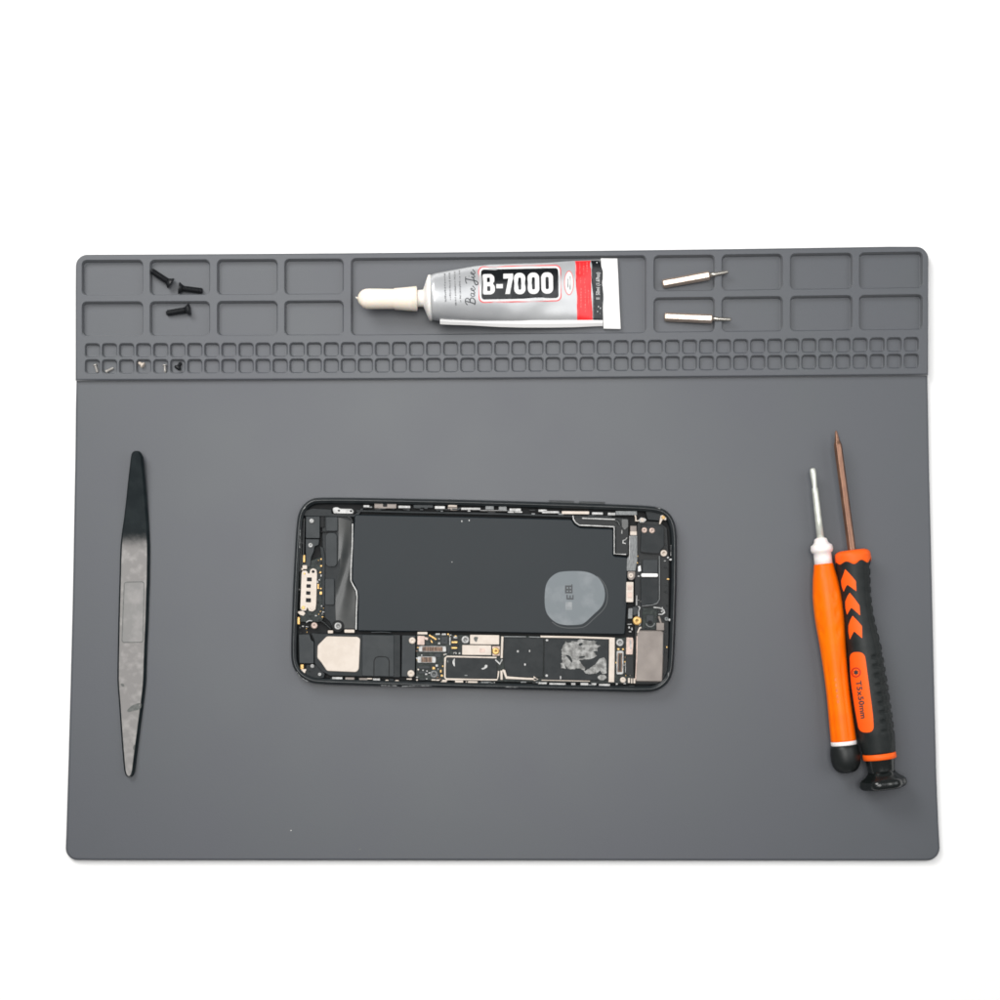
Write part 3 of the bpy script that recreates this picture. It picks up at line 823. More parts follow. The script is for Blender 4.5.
weld(g.build('swivel_cap',M['cap'],sk))

# ================================================================== PHONE
ph=thing('opened_phone',P(485,598,Z_PAD),'opened black phone body showing its battery and circuit boards in the middle of the mat','phone')
Z0,ZR=Z_PAD,10.0           # underside and rim
Zfl=5.0                    # inner floor
# outer outline at the rim
outer=[(318,496.9),(400,498.3),(480,499.9),(560,502.3),(620,504.3),(648,505.6),(658,506.9),(666,509.9),(671.6,515.4),(675.2,523),(676.9,532),(677.3,545),(677.2,580),(676.4,610),(675.4,640),(674.3,664),(672.9,673),(669.6,681),(664.0,687),(656.5,691.2),(647,692.6),(600,691.6),(540,690.2),(470,688.6),(400,687.0),(340,685.2),(318,684.4),(309.5,682.6),(302.0,678.8),(295.6,672.6),(291.8,664.6),(290.6,655),(291.2,630),(292.6,590),(294.6,550),(296.4,522),(298.6,512),(303.2,504.4),(309.6,499.4)]
def dens(poly,it=1):
    for _ in range(it): poly=smoothpoly(poly,1)
    return poly
outer=dens(outer,2)
oxy=XY(outer,8.0)
g=G()
prof=[(1.9,Z0+.05),(.9,Z0+.5),(.25,Z0+1.6),(0,Z0+3.2),(.05,Z0+4.6),(.4,ZR-1.1),(.7,ZR-.4),(.98,ZR-.12),(1.15,ZR),(1.55,ZR),(1.72,ZR-.35),(1.9,ZR-.55),(2.3,ZR-.62),(2.45,ZR-1.2),(2.55,Zfl+.05),(2.62,Zfl)]
rings(g,oxy,prof,True,False)
n=len(oxy); q=offset_poly(oxy,1.9); g.add([(p.x,p.y,Z0+.05) for p in q],[list(range(n))[::-1]])
fr=weld(g.build('case_frame',M['gloss'],ph)); 
g=G(); q=offset_poly(oxy,2.4); g.add([(p.x,p.y,Zfl) for p in q],[list(range(n))]); g.closed=False
g.build('back_plate',M['pit'],ph)
# side buttons
for x0,x1,y in ((549,574,502.1),(579,605,503.1)):
    g=G(); w0=P(x0,y,7); w1=P(x1,y+.7,7); d=(w1-w0).normalized(); up=Vector((-d.y,d.x,0))
    vs=[]
    for p in (w0,w1):
        for u,z in ((-.6,5.8),(.55,6.0),(.75,6.6),(.55,7.6),(-.6,7.8)): vs.append(p+up*u+Vector((0,0,z-7)))
    g.add(vs,[[0,1,2,3,4],[9,8,7,6,5]]+[[k,(k+1)%5,5+(k+1)%5,5+k] for k in range(5)])
    weld(g.build('side_button',M['gloss'],ph))

def C(name,m,poly,z1,z0=Zfl-.05,ch=.12,parent=None,label=None):
    if isinstance(poly[0][0],(tuple,list)) and len(poly)<=6 and name not in ('scratch','dried_paste','paste_smear','paste_gap'):
        for p in poly: o=part(name,parent or ph,M[m],p,z0,z1,ch,label)
        return o
    return part(name,parent or ph,M[m],poly,z0,z1,ch,label)
def screw_head(x,y,r,z,m='silver',parent=None,ring=False):
    """small pan head or hollow stand-off, one mesh"""
    g=G(); zc=z
    c=P(x,y,z); rm=r*(CAM.z-z)/CS/F; n=22; vs=[];fs=[]
    if ring: pr=[(1.0,-1.2),(1.0,-.25),(.92,-.05),(.8,0),(.58,0),(.48,-.08),(.40,-.5),(.36,-.9)]
    else: pr=[(1.0,-.9),(1.0,-.25),(.93,-.08),(.72,0),(.34,.0),(.28,-.05),(.2,-.32)]
    for k,h in pr: vs+=[(c.x+rm*k*math.cos(2*math.pi*i/n),c.y+rm*k*math.sin(2*math.pi*i/n),z+h) for i in range(n)]
    for k in range(len(pr)-1):
        for i in range(n): j=(i+1)%n; fs.append([k*n+i,k*n+j,k*n+n+j,k*n+n+i])
    fs.append([(len(pr)-1)*n+i for i in range(n)])
    g.add(vs,fs,True)
    o=weld(g.build('standoff' if ring else 'screw_head',M[m],parent or ph))
    return o

# ---- battery
batt_poly=roundpoly([(354.5,514.6),(440,516.2),(530,518.2),(572,519.4),(574.4,524.4),(580,527.6),(613.2,528.8),(613.4,556),(627.4,557.2),(627.0,600),(625.0,634.6),(540,633.4),(460,631.8),(400,631.6),(357.4,631.0),(358.0,596),(357.0,590.5),(352.0,580.5),(352.6,545)],2.2,3)
bt=C('battery','batt',batt_poly,8.6,ch=.35)
bb=bvh_of([bt])
stk=smoothpoly([(544.6,589.7),(548,579.5),(556.4,572.6),(566,571.0),(584,571.0),(594,574.2),(601,580.2),(605,589),(605,600),(601.2,607.8),(592,616),(584.6,623.2),(579,625.2),(560,625.2),(550,618.6),(544.6,609.6)],2)
stk2=[(575+(x-575)*1.035+1.4,598+(y-598)*1.035+1.9) for x,y in stk]
C('sticker_film','batt',stk2,8.68,8.55,.03,bt)
C('sticker_edge','edge',[ribbon(stk2[int(len(stk2)*.30):int(len(stk2)*.86)],.8)],8.70,8.6,.02,bt)
sk1=C('sticker','patch',stk,8.80,8.6,.05,bt)
sb_=bvh_of([sk1])
decal('sticker_print',bt,M['ink'],[[rr(565.0,585.4,572.6,593.4,.4),rr(566.7,587.2,568.3,588.6,.2),rr(569.7,587.2,571.2,588.6,.2),rr(566.7,590.6,568.3,591.8,.2),rr(569.7,590.6,571.2,591.8,.2)],[rect(571.4,584.2,572.4,586)],
     [rect(566.4,594.8,567.8,599.6)],[rect(567.8,598.0,573.6,599.6)],[rect(569.4,595.4,570.8,598.0)],[rect(572.4,595.0,573.6,598.0)]],sb_,.03,None)
decal('pale_mark',bt,M['palem'],[[rr(565.4,602,572,610,.6)]],sb_,.03,None)
C('battery_speck','silver',[disc(461.8,521.2,.5,1.0,8),disc(469.2,520.4,.5,.9,8),disc(452,562,.5,.5,8)],8.66,8.55,.02,bt)

# ---- left end
C('antenna_bracket','satin',roundpoly([(303,514.6),(304,511),(312,508.4),(331.5,509.4),(331.6,513.6),(355.5,514.0),(361,508.2),(364,508.4),(357,517),(305,516)],1),8.2)
C('inner_strip','black',rr(299.6,520,302.0,572,.8,1.6),8.6)
C('inner_strip','black',rr(302.8,518,304.6,556,.6,1.4),8.4)
c1=C('corner_plate','plate',rr(305.8,516.4,319.8,538.2,.8,.6),8.5)
C('corner_plate','plate',roundpoly([(305.6,539.0),(319.2,539.2),(318.6,545),(314.6,546.4),(313.6,552),(311.2,557),(310.0,567),(305.8,567)],.8,2),8.1)
screw_head(311.6,521.0,2.4,9.1); screw_head(310.5,545.2,2.4,8.7)
sb1=C('speaker_bracket','silver',roundpoly([(332.4,508.6),(334.4,507.2),(338,507.2),(340,508.6),(351.6,508.8),(353.8,510.8),(353.2,513.6),(340,513.6),(333.6,513.4)],1.2,3),9.0)
C('screw_hole','pit',[disc(338.9,510.6,1.2,1.0,12),disc(351.0,511.0,1.2,1.1,12)],9.03,8.95,.01,sb1)
# vibration motor and film beside the battery
C('motor_tray','satin',roundpoly([(322.0,516.4),(350,516.8),(353.0,520.4),(353.0,545),(351.6,581),(356.6,591),(356.8,600),(356.0,630.0),(333,630),(330,622),(324.4,617),(323.6,600)],1.5,3),7.2)
C('dark_rib','pit',rr(320.4,516.6,324.4,527.5,.6),8.0)
C('motor_block','plate',rr(326.0,516.8,337.6,531.0,1.2),8.1)
C('motor_block','plate',rr(325.6,532.8,337.0,566.6,4.0,n=6),8.2)
C('motor_block','plate',rr(325.0,578.4,334.2,604.8,1.6),8.2)
C('dark_rib','pit',ribbon([(320.6,532.0),(326,531.8),(336,531.2)],1.2),8.3)
# curved glossy film
g=G(); 
L=[(338.4,517.4),(338.6,545),(337.6,570),(336.0,590),(335.4,606),(336.2,628)]; Rr=[(351.4,521),(351.0,545),(350.4,568),(350.6,581.5),(355.6,592.5),(355.0,628.4)]
def interp(L,t):
    t=t*(len(L)-1); i=min(len(L)-2,int(t)); f=t-i; return (lerp(L[i][0],L[i+1][0],f),lerp(L[i][1],L[i+1][1],f))
nu,nv=12,24; vs=[]
for j in range(nv+1):
    a=interp(L,j/nv); b=interp(Rr,j/nv)
    for i in range(nu+1):
        u=i/nu; z=7.3+1.1*u**1.4+.25*math.sin(u*math.pi*2+j*.45)*math.sin(j/nv*math.pi)
        vs.append(P(lerp(a[0],b[0],u),lerp(a[1],b[1],u),z))
g.add(vs,[[j*(nu+1)+i,j*(nu+1)+i+1,(j+1)*(nu+1)+i+1,(j+1)*(nu+1)+i] for j in range(nv) for i in range(nu)],True); g.closed=False
g.build('flex_film',M['film'],ph)
C('foil_edge','silver',ribbon([(352.6,523.6),(352.2,545),(351.0,568),(350.9,580.6),(353.2,585.4),(356.4,590.8),(357.0,597),(356.4,612),(356.0,629.6)],1.25),9.0,8.2,.05)
C('film_curl','black',ribbon([(347.5,516.4),(350.6,518.0),(352.6,522.4)],1.4),8.9,8,.05)
# charging connector
cb=C('connector_board','pcb',roundpoly([(300,564),(312,560),(323.4,556),(323.8,616),(322,622),(300,622)],1,2),7.4)
conn=C('connector_plate','cream',roundpoly([(301.6,573.0),(302.4,570.8),(306.4,570.6),(308.2,573.6),(309.4,573.6),(310.4,569.4),(313.4,568.2),(316.4,569.8),(317.0,574),(316.2,604.4),(315.4,609.6),(312.4,611.6),(309.0,611.0),(307.4,607.4),(306,610.6),(302.4,611.0),(300.2,608.6),(300.4,604)],.9,3),8.8)
for x,y,w,h in ((309.3,579.4,5.0,4.0),(308.6,586.0,4.4,3.6),(308.2,593.0,4.4,3.6),(308.4,600.2,5.2,4.2)):
    C('window','pit',rr(x-w/2,y-h/2,x+w/2,y+h/2,.5,2),8.83,8.6,.02,conn)
C('window','pit',disc(313.2,571.6,1.6,1.5,14),8.83,8.6,.02,conn)
C('rivet','gold',disc(304.4,573.6,1.1,1.1,12),8.95,8.6,.1,conn); C('rivet','gold',disc(303.2,607.6,1.9,1.9,14),8.98,8.6,.1,conn); C('rivet','cream',disc(311.8,607.9,2.0,2.0,14),8.98,8.6,.1,conn)
C('contact','gold',[rr(303.0,554.8,305.2,562.4,.5)],8.4); C('contact_block','plate',[rr(299.6,554.2,303.0,565.0,.6)],8.2)
C('contact','cream',[rr(298.4,568.0,303,570.2,.6),rr(302.4,565.2,307,569.2,.8)],8.3)
C('contact','cream',roundpoly([(296.6,611.4),(303.0,610.8),(305.4,613.4),(303.4,616.0),(299.6,614.8)],.8),8.2)
C('contact','gold',rr(297.2,617.0,299.8,624.4,.5),8.2)
bits=[]
for k in range(26):
    x=random.uniform(314.5,322.6); y=random.uniform(559,617); s=random.uniform(.5,1.1)
    bits.append((x,y,s))
C('chip_component','gold',[rr(x-s,y-s*.7,x+s,y+s*.7,.2) for x,y,s in bits[:9]],7.9,7.3,.05,cb)
C('chip_component','silver',[rr(x-s*.7,y-s,x+s*.7,y+s,.2) for x,y,s in bits[9:17]],7.9,7.3,.05,cb)
C('chip_component','black',[rr(x-s,y-s,x+s,y+s,.2) for x,y,s in bits[17:]],8.0,7.3,.05,cb)
C('chip_component','gold',[rr(317.4,584,319.0,589,.3),rr(319.6,591.6,322.0,594.6,.3)],8.1,7.3,.05,cb)
C('side_flex','satin',roundpoly([(319.8,546),(323.6,548),(325.2,560),(325.0,576),(324.8,606),(321.8,606),(321.4,580),(322.0,562)],1,2),8.0)
C('hook_clip','silver',[ribbon([(306,622.4),(309.2,620.6),(312.4,621)],1.1),ribbon([(305.6,626.6),(308.4,627)],.9)],8.5)
screw_head(314.2,625.6,3.3,8.9,'pink')
C('standoff_base','pit',disc(337.9,626.2,6.0,6.0,20),8.2); screw_head(337.9,626.1,3.7,9.2,'silver',None,True)
C('black_cable','black',ribbon([(318.5,619.5),(324,622.6),(331,629.0)],1.6),8.6)
C('grounding_tab','cream',rr(327.8,630.4,333.0,633.4,.8),8.9); C('grounding_tab','cream',rr(344.4,629.6,354.4,632.8,.8,1),8.9)
# ---- loudspeaker
spk=C('loudspeaker','satin',roundpoly([(311.0,633.0),(322.5,633.8),(400.3,634.8),(400.3,677.4),(330,675.6),(322,671.4),(314.6,663.6),(314.4,640)],1.2,3),8.7)
C('speaker_plate','cream',roundpoly([(317.6,645.6),(326.8,636.3),(357.6,636.9),(360.2,639.0),(358.8,669.6),(356.2,672.2),(327.0,671.0),(321.4,662.6),(317.2,657.8)],1.6,4),9.15,8.6,.2,spk)
C('speaker_cover','plate',roundpoly([(362,634.6),(394,635.2),(394,676.8),(362,675.9)],1,3),8.95,8.6,.2,spk)
C('speaker_tab','pit',[ribbon([(373.9,676.2),(374.0,660.6),(375.6,657.8),(378.4,656.6),(385.4,656.8),(388.0,658.2),(389.2,661),(389.0,676.6)],1.0)],9.0,8.7,.03,spk)
C('speaker_ridge','plate',[ribbon([(371,632.4),(382,632.0),(391,632.6)],1.1)],9.1,8.6,.1,spk)
C('speaker_bracket','plate',roundpoly([(402.0,635.2),(415.6,635.6),(415.2,656),(414.8,677.2),(401.4,676.6)],1,3),8.6)
screw_head(412.2,640.6,3.3,9.2,'cream'); screw_head(410.9,673.6,3.5,9.2,'cream')
C('speaker_end','plate',roundpoly([(298.6,634.4),(309.6,634.2),(311,640),(314.0,642),(313.8,663.6),(299.4,663.2)],1,3),8.3)
C('speaker_end','satin',roundpoly([(306.6,664.6),(316,664.8),(325,673.6),(324,678),(312,678.6),(305,674.0)],1.2,3),8.0)
screw_head(312.2,666.2,2.0,8.9); C('grounding_clip','cream',roundpoly([(296.8,669.6),(306.6,669.0),(303.6,676.2)],1,3),8.8); C('grounding_clip','gold',rr(300.4,664.4,303.6,669.2,.6),8.6)
screw_head(319.6,674.4,1.7,8.6)
# ---- logic board
lbd=C('logic_board','pcb',roundpoly([(416.4,634.2),(500,635.6),(615,637.6),(634.6,638),(634,684.0),(560,682.6),(470,681.4),(430,680.6),(416.0,678.8)],1,3),7.6)
def B(name,m,poly,z1,z0=7.55,ch=.08): return C(name,m,poly,z1,z0,ch,lbd)
B('board_tab','cream',rr(417.4,632.0,427.4,634.4,.6,.5),8.4); B('board_tab','silver',[rr(435.4,633.2,440,635,.5),rr(441.6,633.4,446,635.2,.5)],8.3)
B('chip','pink',rr(417.4,635.8,424.6,645.0,1.0,1),8.6)
B('spring_contact','pink',roundpoly([(424.4,637.0),(428.2,637.6),(427.8,640.4),(424.6,639.6)],.6),8.5); B('spring_contact','gold',[ribbon([(429,635),(433.4,637.6),(436.4,639.6)],1.6),ribbon([(430.8,640.0),(432.4,643)],1.1)],8.4)
def connector(x0,y0,x1,y1,endw,name='connector',mid='copper',vert=False):
    o=B(name,'silver',rr(x0,y0,x1,y1,1.3,.5),8.3)
    if vert: q=rr(x0+1,y0+endw,x1-1,y1-endw,.6,.5); r2=rr(x0+2.3,y0+endw+1.5,x1-2.3,y1-endw-1.5,.4)
    else: q=rr(x0+endw,y0+.5,x1-endw,y1-.5,.4,.5); r2=rr(x0+endw+1.2,y0+2.1,x1-endw-1.2,y1-2.1,.4,.5)
    B('connector_pins',mid,q,8.45,8.2); B('connector_core','plate' if vert else 'copper',r2,8.52,8.3)
connector(418.8,646.2,446.2,651.8,3.4); connector(417.4,656.6,435.8,662.8,3.8)
screw_head(434.0,674.2,3.9,8.6,'grey',lbd,True)
B('chip_component','gold',[rr(432.2,666.8,435.0,669.4,.4),rr(440.0,669.8,441.6,672.6,.4),rr(442.0,665.4,443.4,667,.3),rr(440.8,674.6,443,676.6,.4)],8.1)
B('chip_component','silver',[rr(435.6,664.6,438,666.8,.4),rr(438.0,642.4,440.2,644.4,.4),rr(437.6,668.2,438.6,670,.3),rr(449.4,637.2,450.6,645,.3),rr(453.6,636.4,457.4,638.4,.4),rr(459.0,652.4,460.4,654.2,.3),rr(453.4,652.2,456.6,654.2,.4)],8.1)
B('chip_component','plate',[rr(434.0,653.4,441.0,657.4,.4),rr(447.6,647.0,449.8,653.6,.3),rr(418.5,666,430.0,668.6,.4),rr(419,671.4,427.4,673.6,.4),rr(441.2,636.6,447.8,644.0,.5)],8.0)
cn=[]
B('connector','gold',[rr(451.6,641.2,457.4,643.2,.4),rr(451.4,647.0,457.2,648.8,.4)],8.3); B('connector','black',[rr(452.0,638.6,458.2,640.8,.4),rr(452.0,644.2,458.4,646.4,.4),rr(452.0,649.6,457.6,651.6,.4)],8.4)
screw_head(465.3,639.8,3.9,8.9,'silver',lbd,True)
B('shield_plate','cream',rr(470.0,635.0,499.2,644.4,.5,.8),8.8); B('shield_plate','cream',rr(462.2,645.2,491.2,655.0,.5,.6),8.8)
B('scorch_mark','stain',smoothpoly([(473.4,636.6),(478.6,637.0),(477.4,639.4),(476.6,642.4),(474.4,641.0)]),8.83,8.7,.01); B('scorch_mark','pink',rr(479.4,648.4,485.2,652.6,.8),8.83,8.7,.01)
B('screw_seat','pink',rr(492.4,646.2,499.8,655.8,.6),8.3); screw_head(495.8,651.2,3.7,8.9,'gold',lbd)
def shield(name,poly,rim,z):
    o=B(name,'satin',poly,z); return o
B('shield_cover','satin',rr(445.6,657.2,497.0,678.4,1.5,.4),8.5)
B('shield_rim','cream',[ribbon([(496.6,657.6),(470,657.0),(447.0,656.5),(445.2,658.0),(444.9,667),(444.9,677.4),(446.4,679.2),(470,679.5),(497.2,679.8),(498.2,676),(498.6,671.0)],1.5)],8.75)
B('scratch','silver',[smoothpoly([(455.0,657.6),(452.6,660.8),(452.4,663.4),(455.0,667.6),(454.6,662.4)],2)],8.56,8.45,.01)
B('scratch','silver',[smoothpoly([(484.6,665.0),(487.6,664.6),(487.4,667.6),(482.8,669.8),(480.8,668.4),(484.6,667.4)],2)],8.56,8.45,.01)
B('scratch','grey',[disc(466,675.4,1.6,.6,10),disc(447.8,661.4,.6,1.2,10)],8.56,8.45,.01)
B('solder_bar','cream',ribbon([(502.4,636.4),(501.9,650),(501.6,658.2)],2.2),8.7)
B('solder_bar','silver',[ribbon([(495.4,659.8),(499.8,664.0),(502.2,659.4)],1.5)],8.7)
B('solder_bar','cream',[ribbon([(501.4,670.6),(501.6,679.8)],2.2),ribbon([(502.4,670.2),(504.0,670.8),(506.4,677.6),(520,678.4),(537,679.2)],2.0),[(533.6,676.0),(538.4,679.6),(533.8,681.0)]],8.75)
B('shield_cover','satin',roundpoly([(504.2,637.6),(543.4,638.2),(543.0,677.2),(508,676.6),(505.6,669.8),(503.8,665)],.8,3),8.55)
B('shield_cover','satin',rr(544.2,638.6,608.4,680.0,.8,.5),8.6)
B('shield_rim','grey',ribbon([(504,636.6),(526,636.8)],1.2),8.6); B('shield_rim','grey',ribbon([(529,636.9),(540,637.2)],1.2),8.6)
B('shield_rim','cream',ribbon([(540.5,636.6),(575,637.2),(600,638.0),(612,638.4)],1.9),8.8)
B('shield_rim','cream',ribbon([(612.0,637.6),(611.8,660),(611.4,682.2)],5.6),8.9)
B('shield_rim','cream',ribbon([(541.6,680.2),(575,680.9),(590,681.2)],.8),8.65)
B('scratch','silver',[disc(517.8,651.4,1.1,1.2,10),disc(547.0,640.2,1.3,1.0,10),disc(546.6,675.6,1.4,1.2,10),disc(560.6,677.6,.8,1.8,10),disc(529.6,651,.7,1.2,10),disc(525,664.6,.9,1.2,10)],8.66,8.5,.02)
# dried paste scraped on the shield: ragged patches
def ragged(pts,amp=.6,seed=1):
    r=random.Random(seed); out=[]
    for i in range(len(pts)):
        a,b=pts[i],pts[(i+1)%len(pts)]; L=math.hypot(b[0]-a[0],b[1]-a[1]); k=max(1,int(L/1.3))
        for j in range(k):
            t=j/k; out.append((lerp(a[0],b[0],t)+r.uniform(-amp,amp),lerp(a[1],b[1],t)+r.uniform(-amp,amp)))
    return out
p1=[(561.4,650),(563,646.4),(565.4,641.4),(569,643),(572,641.4),(577,641),(579.6,638.8),(584,640.2),(592,640.4),(596.6,641.2),(594.6,644.0),(601,645.8),(597,648.4),(597.4,651.0),(593.6,652.0),(597.4,655.4),(594.6,657.4),(590,659.2),(583,659.8),(579,660.4),(581.6,663.8),(585.4,668.2),(584.4,671.4),(580.6,668.8),(576,668.4),(575.2,669.6),(568,669.2),(566.0,666.2),(562,661)]
p2=[(560.6,663.6),(563.4,662.4),(566.2,668.6),(561.2,668.2)]
p3=[(583.8,671.0),(590,668),(595,664.6),(600.4,658),(604.6,657.2),(606.6,662),(606.4,673.4),(602.6,673.8),(600.2,670.8),(596,673.4),(590,674.0),(586,673.4)]
p4=disc(602.0,677.4,4.4,2.8,16)
B('paste_smear','smear',[ragged(p1,.5,3),ragged(p2,.3,4),ragged(p3,.4,5),ragged(p4,.3,6)],8.78,8.55,.05)
B('paste_gap','satin',[smoothpoly([(578.2,643.4),(583,642.4),(582,645.4),(579.4,646.4)],2),smoothpoly([(578.6,656.6),(586,655.6),(584,657.8),(579.4,658.4)],2),smoothpoly([(564.6,654.4),(569.6,655.4),(572.6,660.2),(571.8,663.6),(569,659)],1)],8.81,8.6,.01)
# board right end
screw_head(620.0,642.6,3.8,8.9,'silver',lbd,True)
connector(616.6,650.8,623.4,674.4,2.2,vert=True)
B('chip_contact','gold',[rr(617.2,648.2,619.6,650,.3),rr(622,648.4,624,650,.3)],8.2)
B('board_clip','pink',roundpoly([(626.4,637.4),(632.8,637.6),(633.4,642),(632.6,654.6),(626.0,654.4)],.8,3),8.8); B('board_clip','silver',ribbon([(630.4,640),(630.8,649.0)],1.5),8.95)
B('chip','black',rr(625.8,656.2,633.2,675.2,.6),8.8); B('chip_component','silver',[ribbon([(625.7,662),(625.6,672.6)],.8)],8.6)
screw_head(623.0,680.0,2.9,8.8,'cream',lbd); B('chip_component','cream',[rr(628.0,678,630,683.0,.3),rr(631,678.4,632.4,683.4,.3),rr(633.4,678.4,635.4,683.4,.3)],8.4)
# ---- right end column
C('flex_bracket','grey',roundpoly([(629.4,535.4),(637.2,535.4),(637.4,560),(635.4,571),(626.6,571),(626.8,558.4),(629.0,556)],.6,3),8.9)
C('flex_bracket','silver',ribbon([(629.6,536),(629.4,560)],.7),9.0,8.5,.05)
C('flex_tab','cream',rr(630.2,531.4,636.8,535.2,.5),9.0); C('flex_tab','taupe',rr(630.2,525.8,636.6,531.6,.6),8.8)
C('flex_tab','taupe',roundpoly([(627.6,571.4),(635.2,571.4),(635.2,577),(632.6,580.2),(629.4,580.0),(627.4,577)],1,3),8.9); screw_head(631.0,575.6,2.6,9.15,'cream')
C('connector_cover','cream',rr(626.2,582.0,633.4,602.2,.8,.6),8.9); C('connector_cover','pink',[rr(627.6,585,632.0,590,.4),rr(627.6,592.4,632.2,598,.4)],8.96,8.8,.03)
C('foil_edge','silver',[ribbon([(624.6,594.6),(624.4,606)],.8),ribbon([(636.8,595.4),(636.6,605.6)],1.2)],8.6)
C('flex_tab','grey',roundpoly([(628.4,608.4),(632.6,608),(632.4,618.6),(627.8,618.8)],.8),8.5); C('flex_tab','silver',ribbon([(627.4,624.4),(631.8,624.2)],1.0),8.6)
C('flex_tab','plate',roundpoly([(632.6,606.8),(638.6,606.6),(638.4,614),(633,616)],.8),8.4)
C('chip_component','silver',[rr(628.4,626.4,630.0,628.6,.3),rr(631.2,627.6,632.6,630.4,.3),rr(629,631,631.4,632.4,.3)],8.2)
screw_head(637.2,620.8,4.5,9.1,'gold'); C('grounding_tab','silver',roundpoly([(638.6,617.4),(641.2,618),(640.8,624.2),(639.0,626.6)],.6),9.0)
C('grounding_tab','silver',ribbon([(640.2,607),(638.8,611),(638.8,618)],1.2),8.6)
# camera block
C('camera_tray','black',roundpoly([(637.6,521.0),(659,521.6),(667,528),(669.0,560),(668.6,640),(667,684),(634.6,684),(634.6,560)],1.2,3),7.4)
cam1=C('camera_module','satin',roundpoly([(641.0,524.6),(660.4,525.6),(664.2,527.4),(664.0,546.4),(660.6,549.6),(659.6,553.6),(640.4,552.4)],1.2,3),8.9)
screw_head(644.4,530.2,2.9,9.3,'pink',cam1); screw_head(652.1,530.5,2.9,9.3,'pink',cam1)
C('camera_seam','pit',ribbon([(641,552),(650,553.2),(659,553.4)],1.0),8.95,8.7,.02)
screw_head(663.9,553.2,3.3,9.2,'cream',None,True)
C('grounding_clip','cream',[roundpoly([(660.6,515.6),(664,514.8),(666.4,517.4),(666.2,520.4),(662.6,519.6),(660.4,524.4),(659.2,524.2)],.8)],9.1); screw_head(663.4,517.4,1.9,9.4,'gold')
C('grounding_clip','silver',[disc(668.0,557.6,1.2,1.0,10),disc(670.6,559.6,1.6,1.1,10)],9.0)
C('corner_block','satin',roundpoly([(645,509.6),(659,511.0),(664.6,514.2),(659.0,520.8),(647.6,519.8)],1.2,3),8.4)
C('grounding_clip','silver',roundpoly([(638.4,519.8),(641.0,517.2),(644.6,518.0),(646.8,519.8),(643.6,522.8),(640.0,522.6)],.7),9.1); screw_head(642.4,520.0,2.0,9.35,'cream')
C('bracket_arm','cream',ribbon([(634.2,513.4),(635.8,517),(636.0,520.8),(639,520.8)],1.3),9.0)
C('camera_module','plate',rr(642.6,559.6,657.8,573.0,.6,.5),8.8); C('white_bar','lwhite',rr(641.2,573.4,658.0,577.0,1.4,.5),9.0); C('white_pad','lwhite',roundpoly([(638.0,566.6),(640.6,565.2),(641.2,571),(638.2,572)],.8),8.9)
C('camera_module','satin',roundpoly([(640.6,578.2),(658.6,578.4),(658.4,600.6),(656.0,603.8),(641,605.6)],1,3),8.7)
C('foil_edge','grey',ribbon([(659.4,556),(659.4,599.4),(657.0,603.4),(652,605.0),(642,606.0)],.8),8.9,8.2,.04)
C('hook_clip','silver',[ribbon([(653.6,607.4),(660,608.0),(663.8,610.0),(664.6,612.6),(662,614.4),(658.4,614.4)],1.4),disc(662.0,611.4,1.2,1.0,10)],8.9)
C('sensor_chip','plate',rr(646.2,615.0,653.6,622.6,.6),8.4); C('sensor_chip','grey',[ribbon(disc(650.4,623.0,4.2,3.8,16)[:9],1.2)],8.5); C('sensor_lens','pit',disc(650.0,622.2,2.0,1.8,14),8.6)
C('camera_module','pcb',rr(642.4,607.6,657.4,629.0,.8),8.0)
screw_head(666.6,619.0,2.2,8.7,'grey'); C('hook_clip','silver',disc(669.4,619.8,1.3,1.3,10),8.7)
C('grounding_tab','taupe',[ribbon([(658.8,616.2),(661,623.0)],2.0),rr(656.4,622.8,664.2,630.4,.6)],8.6)
cs=C('camera_shield','taupe',roundpoly([(636.8,634),(639.8,630.4),(661.2,630.6),(663.8,632.4),(663.4,655),(662.4,682.0),(635.8,681.6),(636.4,656)],.9,3),9.2,ch=.35)
C('shield_edge','pink',ribbon([(637.0,636),(636.8,656),(635.6,680.2)],1.1),9.25,8.8,.05); C('shield_notch','plate',rr(661.6,633.0,664.0,655.6,.4),9.05)
C('shield_foot','cream',[ribbon([(637.6,633),(639.8,627.8),(641.4,627.4)],1.4)],9.0)
# thin foil lines at the battery's upper right corner
C('dark_film','black',roundpoly([(578.8,515.8),(616,517.4),(628.6,518.6),(628.2,555.4),(615.6,554.6),(615.4,526.8),(579.2,524.8),(575.4,521.6),(574,516)],1,2),8.3)
C('foil_edge','silver',ribbon([(572.9,515.6),(573.6,519.4),(575.6,522.6),(579.4,525.2),(596,525.8),(614.2,526.8)],1.15),9.0,8.1,.05)
C('foil_edge','silver',ribbon([(614.2,526.4),(614.3,553.9),(626.2,554.4)],1.0),9.0,8.1,.05)
C('foil_edge','silver',ribbon([(582.0,518.2),(615.2,519.5)],1.2),9.0,8.1,.05)
C('hook_clip','silver',[ribbon([(627.2,537.6),(625.2,540),(623.2,540.4),(623.0,543),(626.0,543.6)],1.1),ribbon([(622.0,530),(621.8,533.8)],1.1)],8.7)
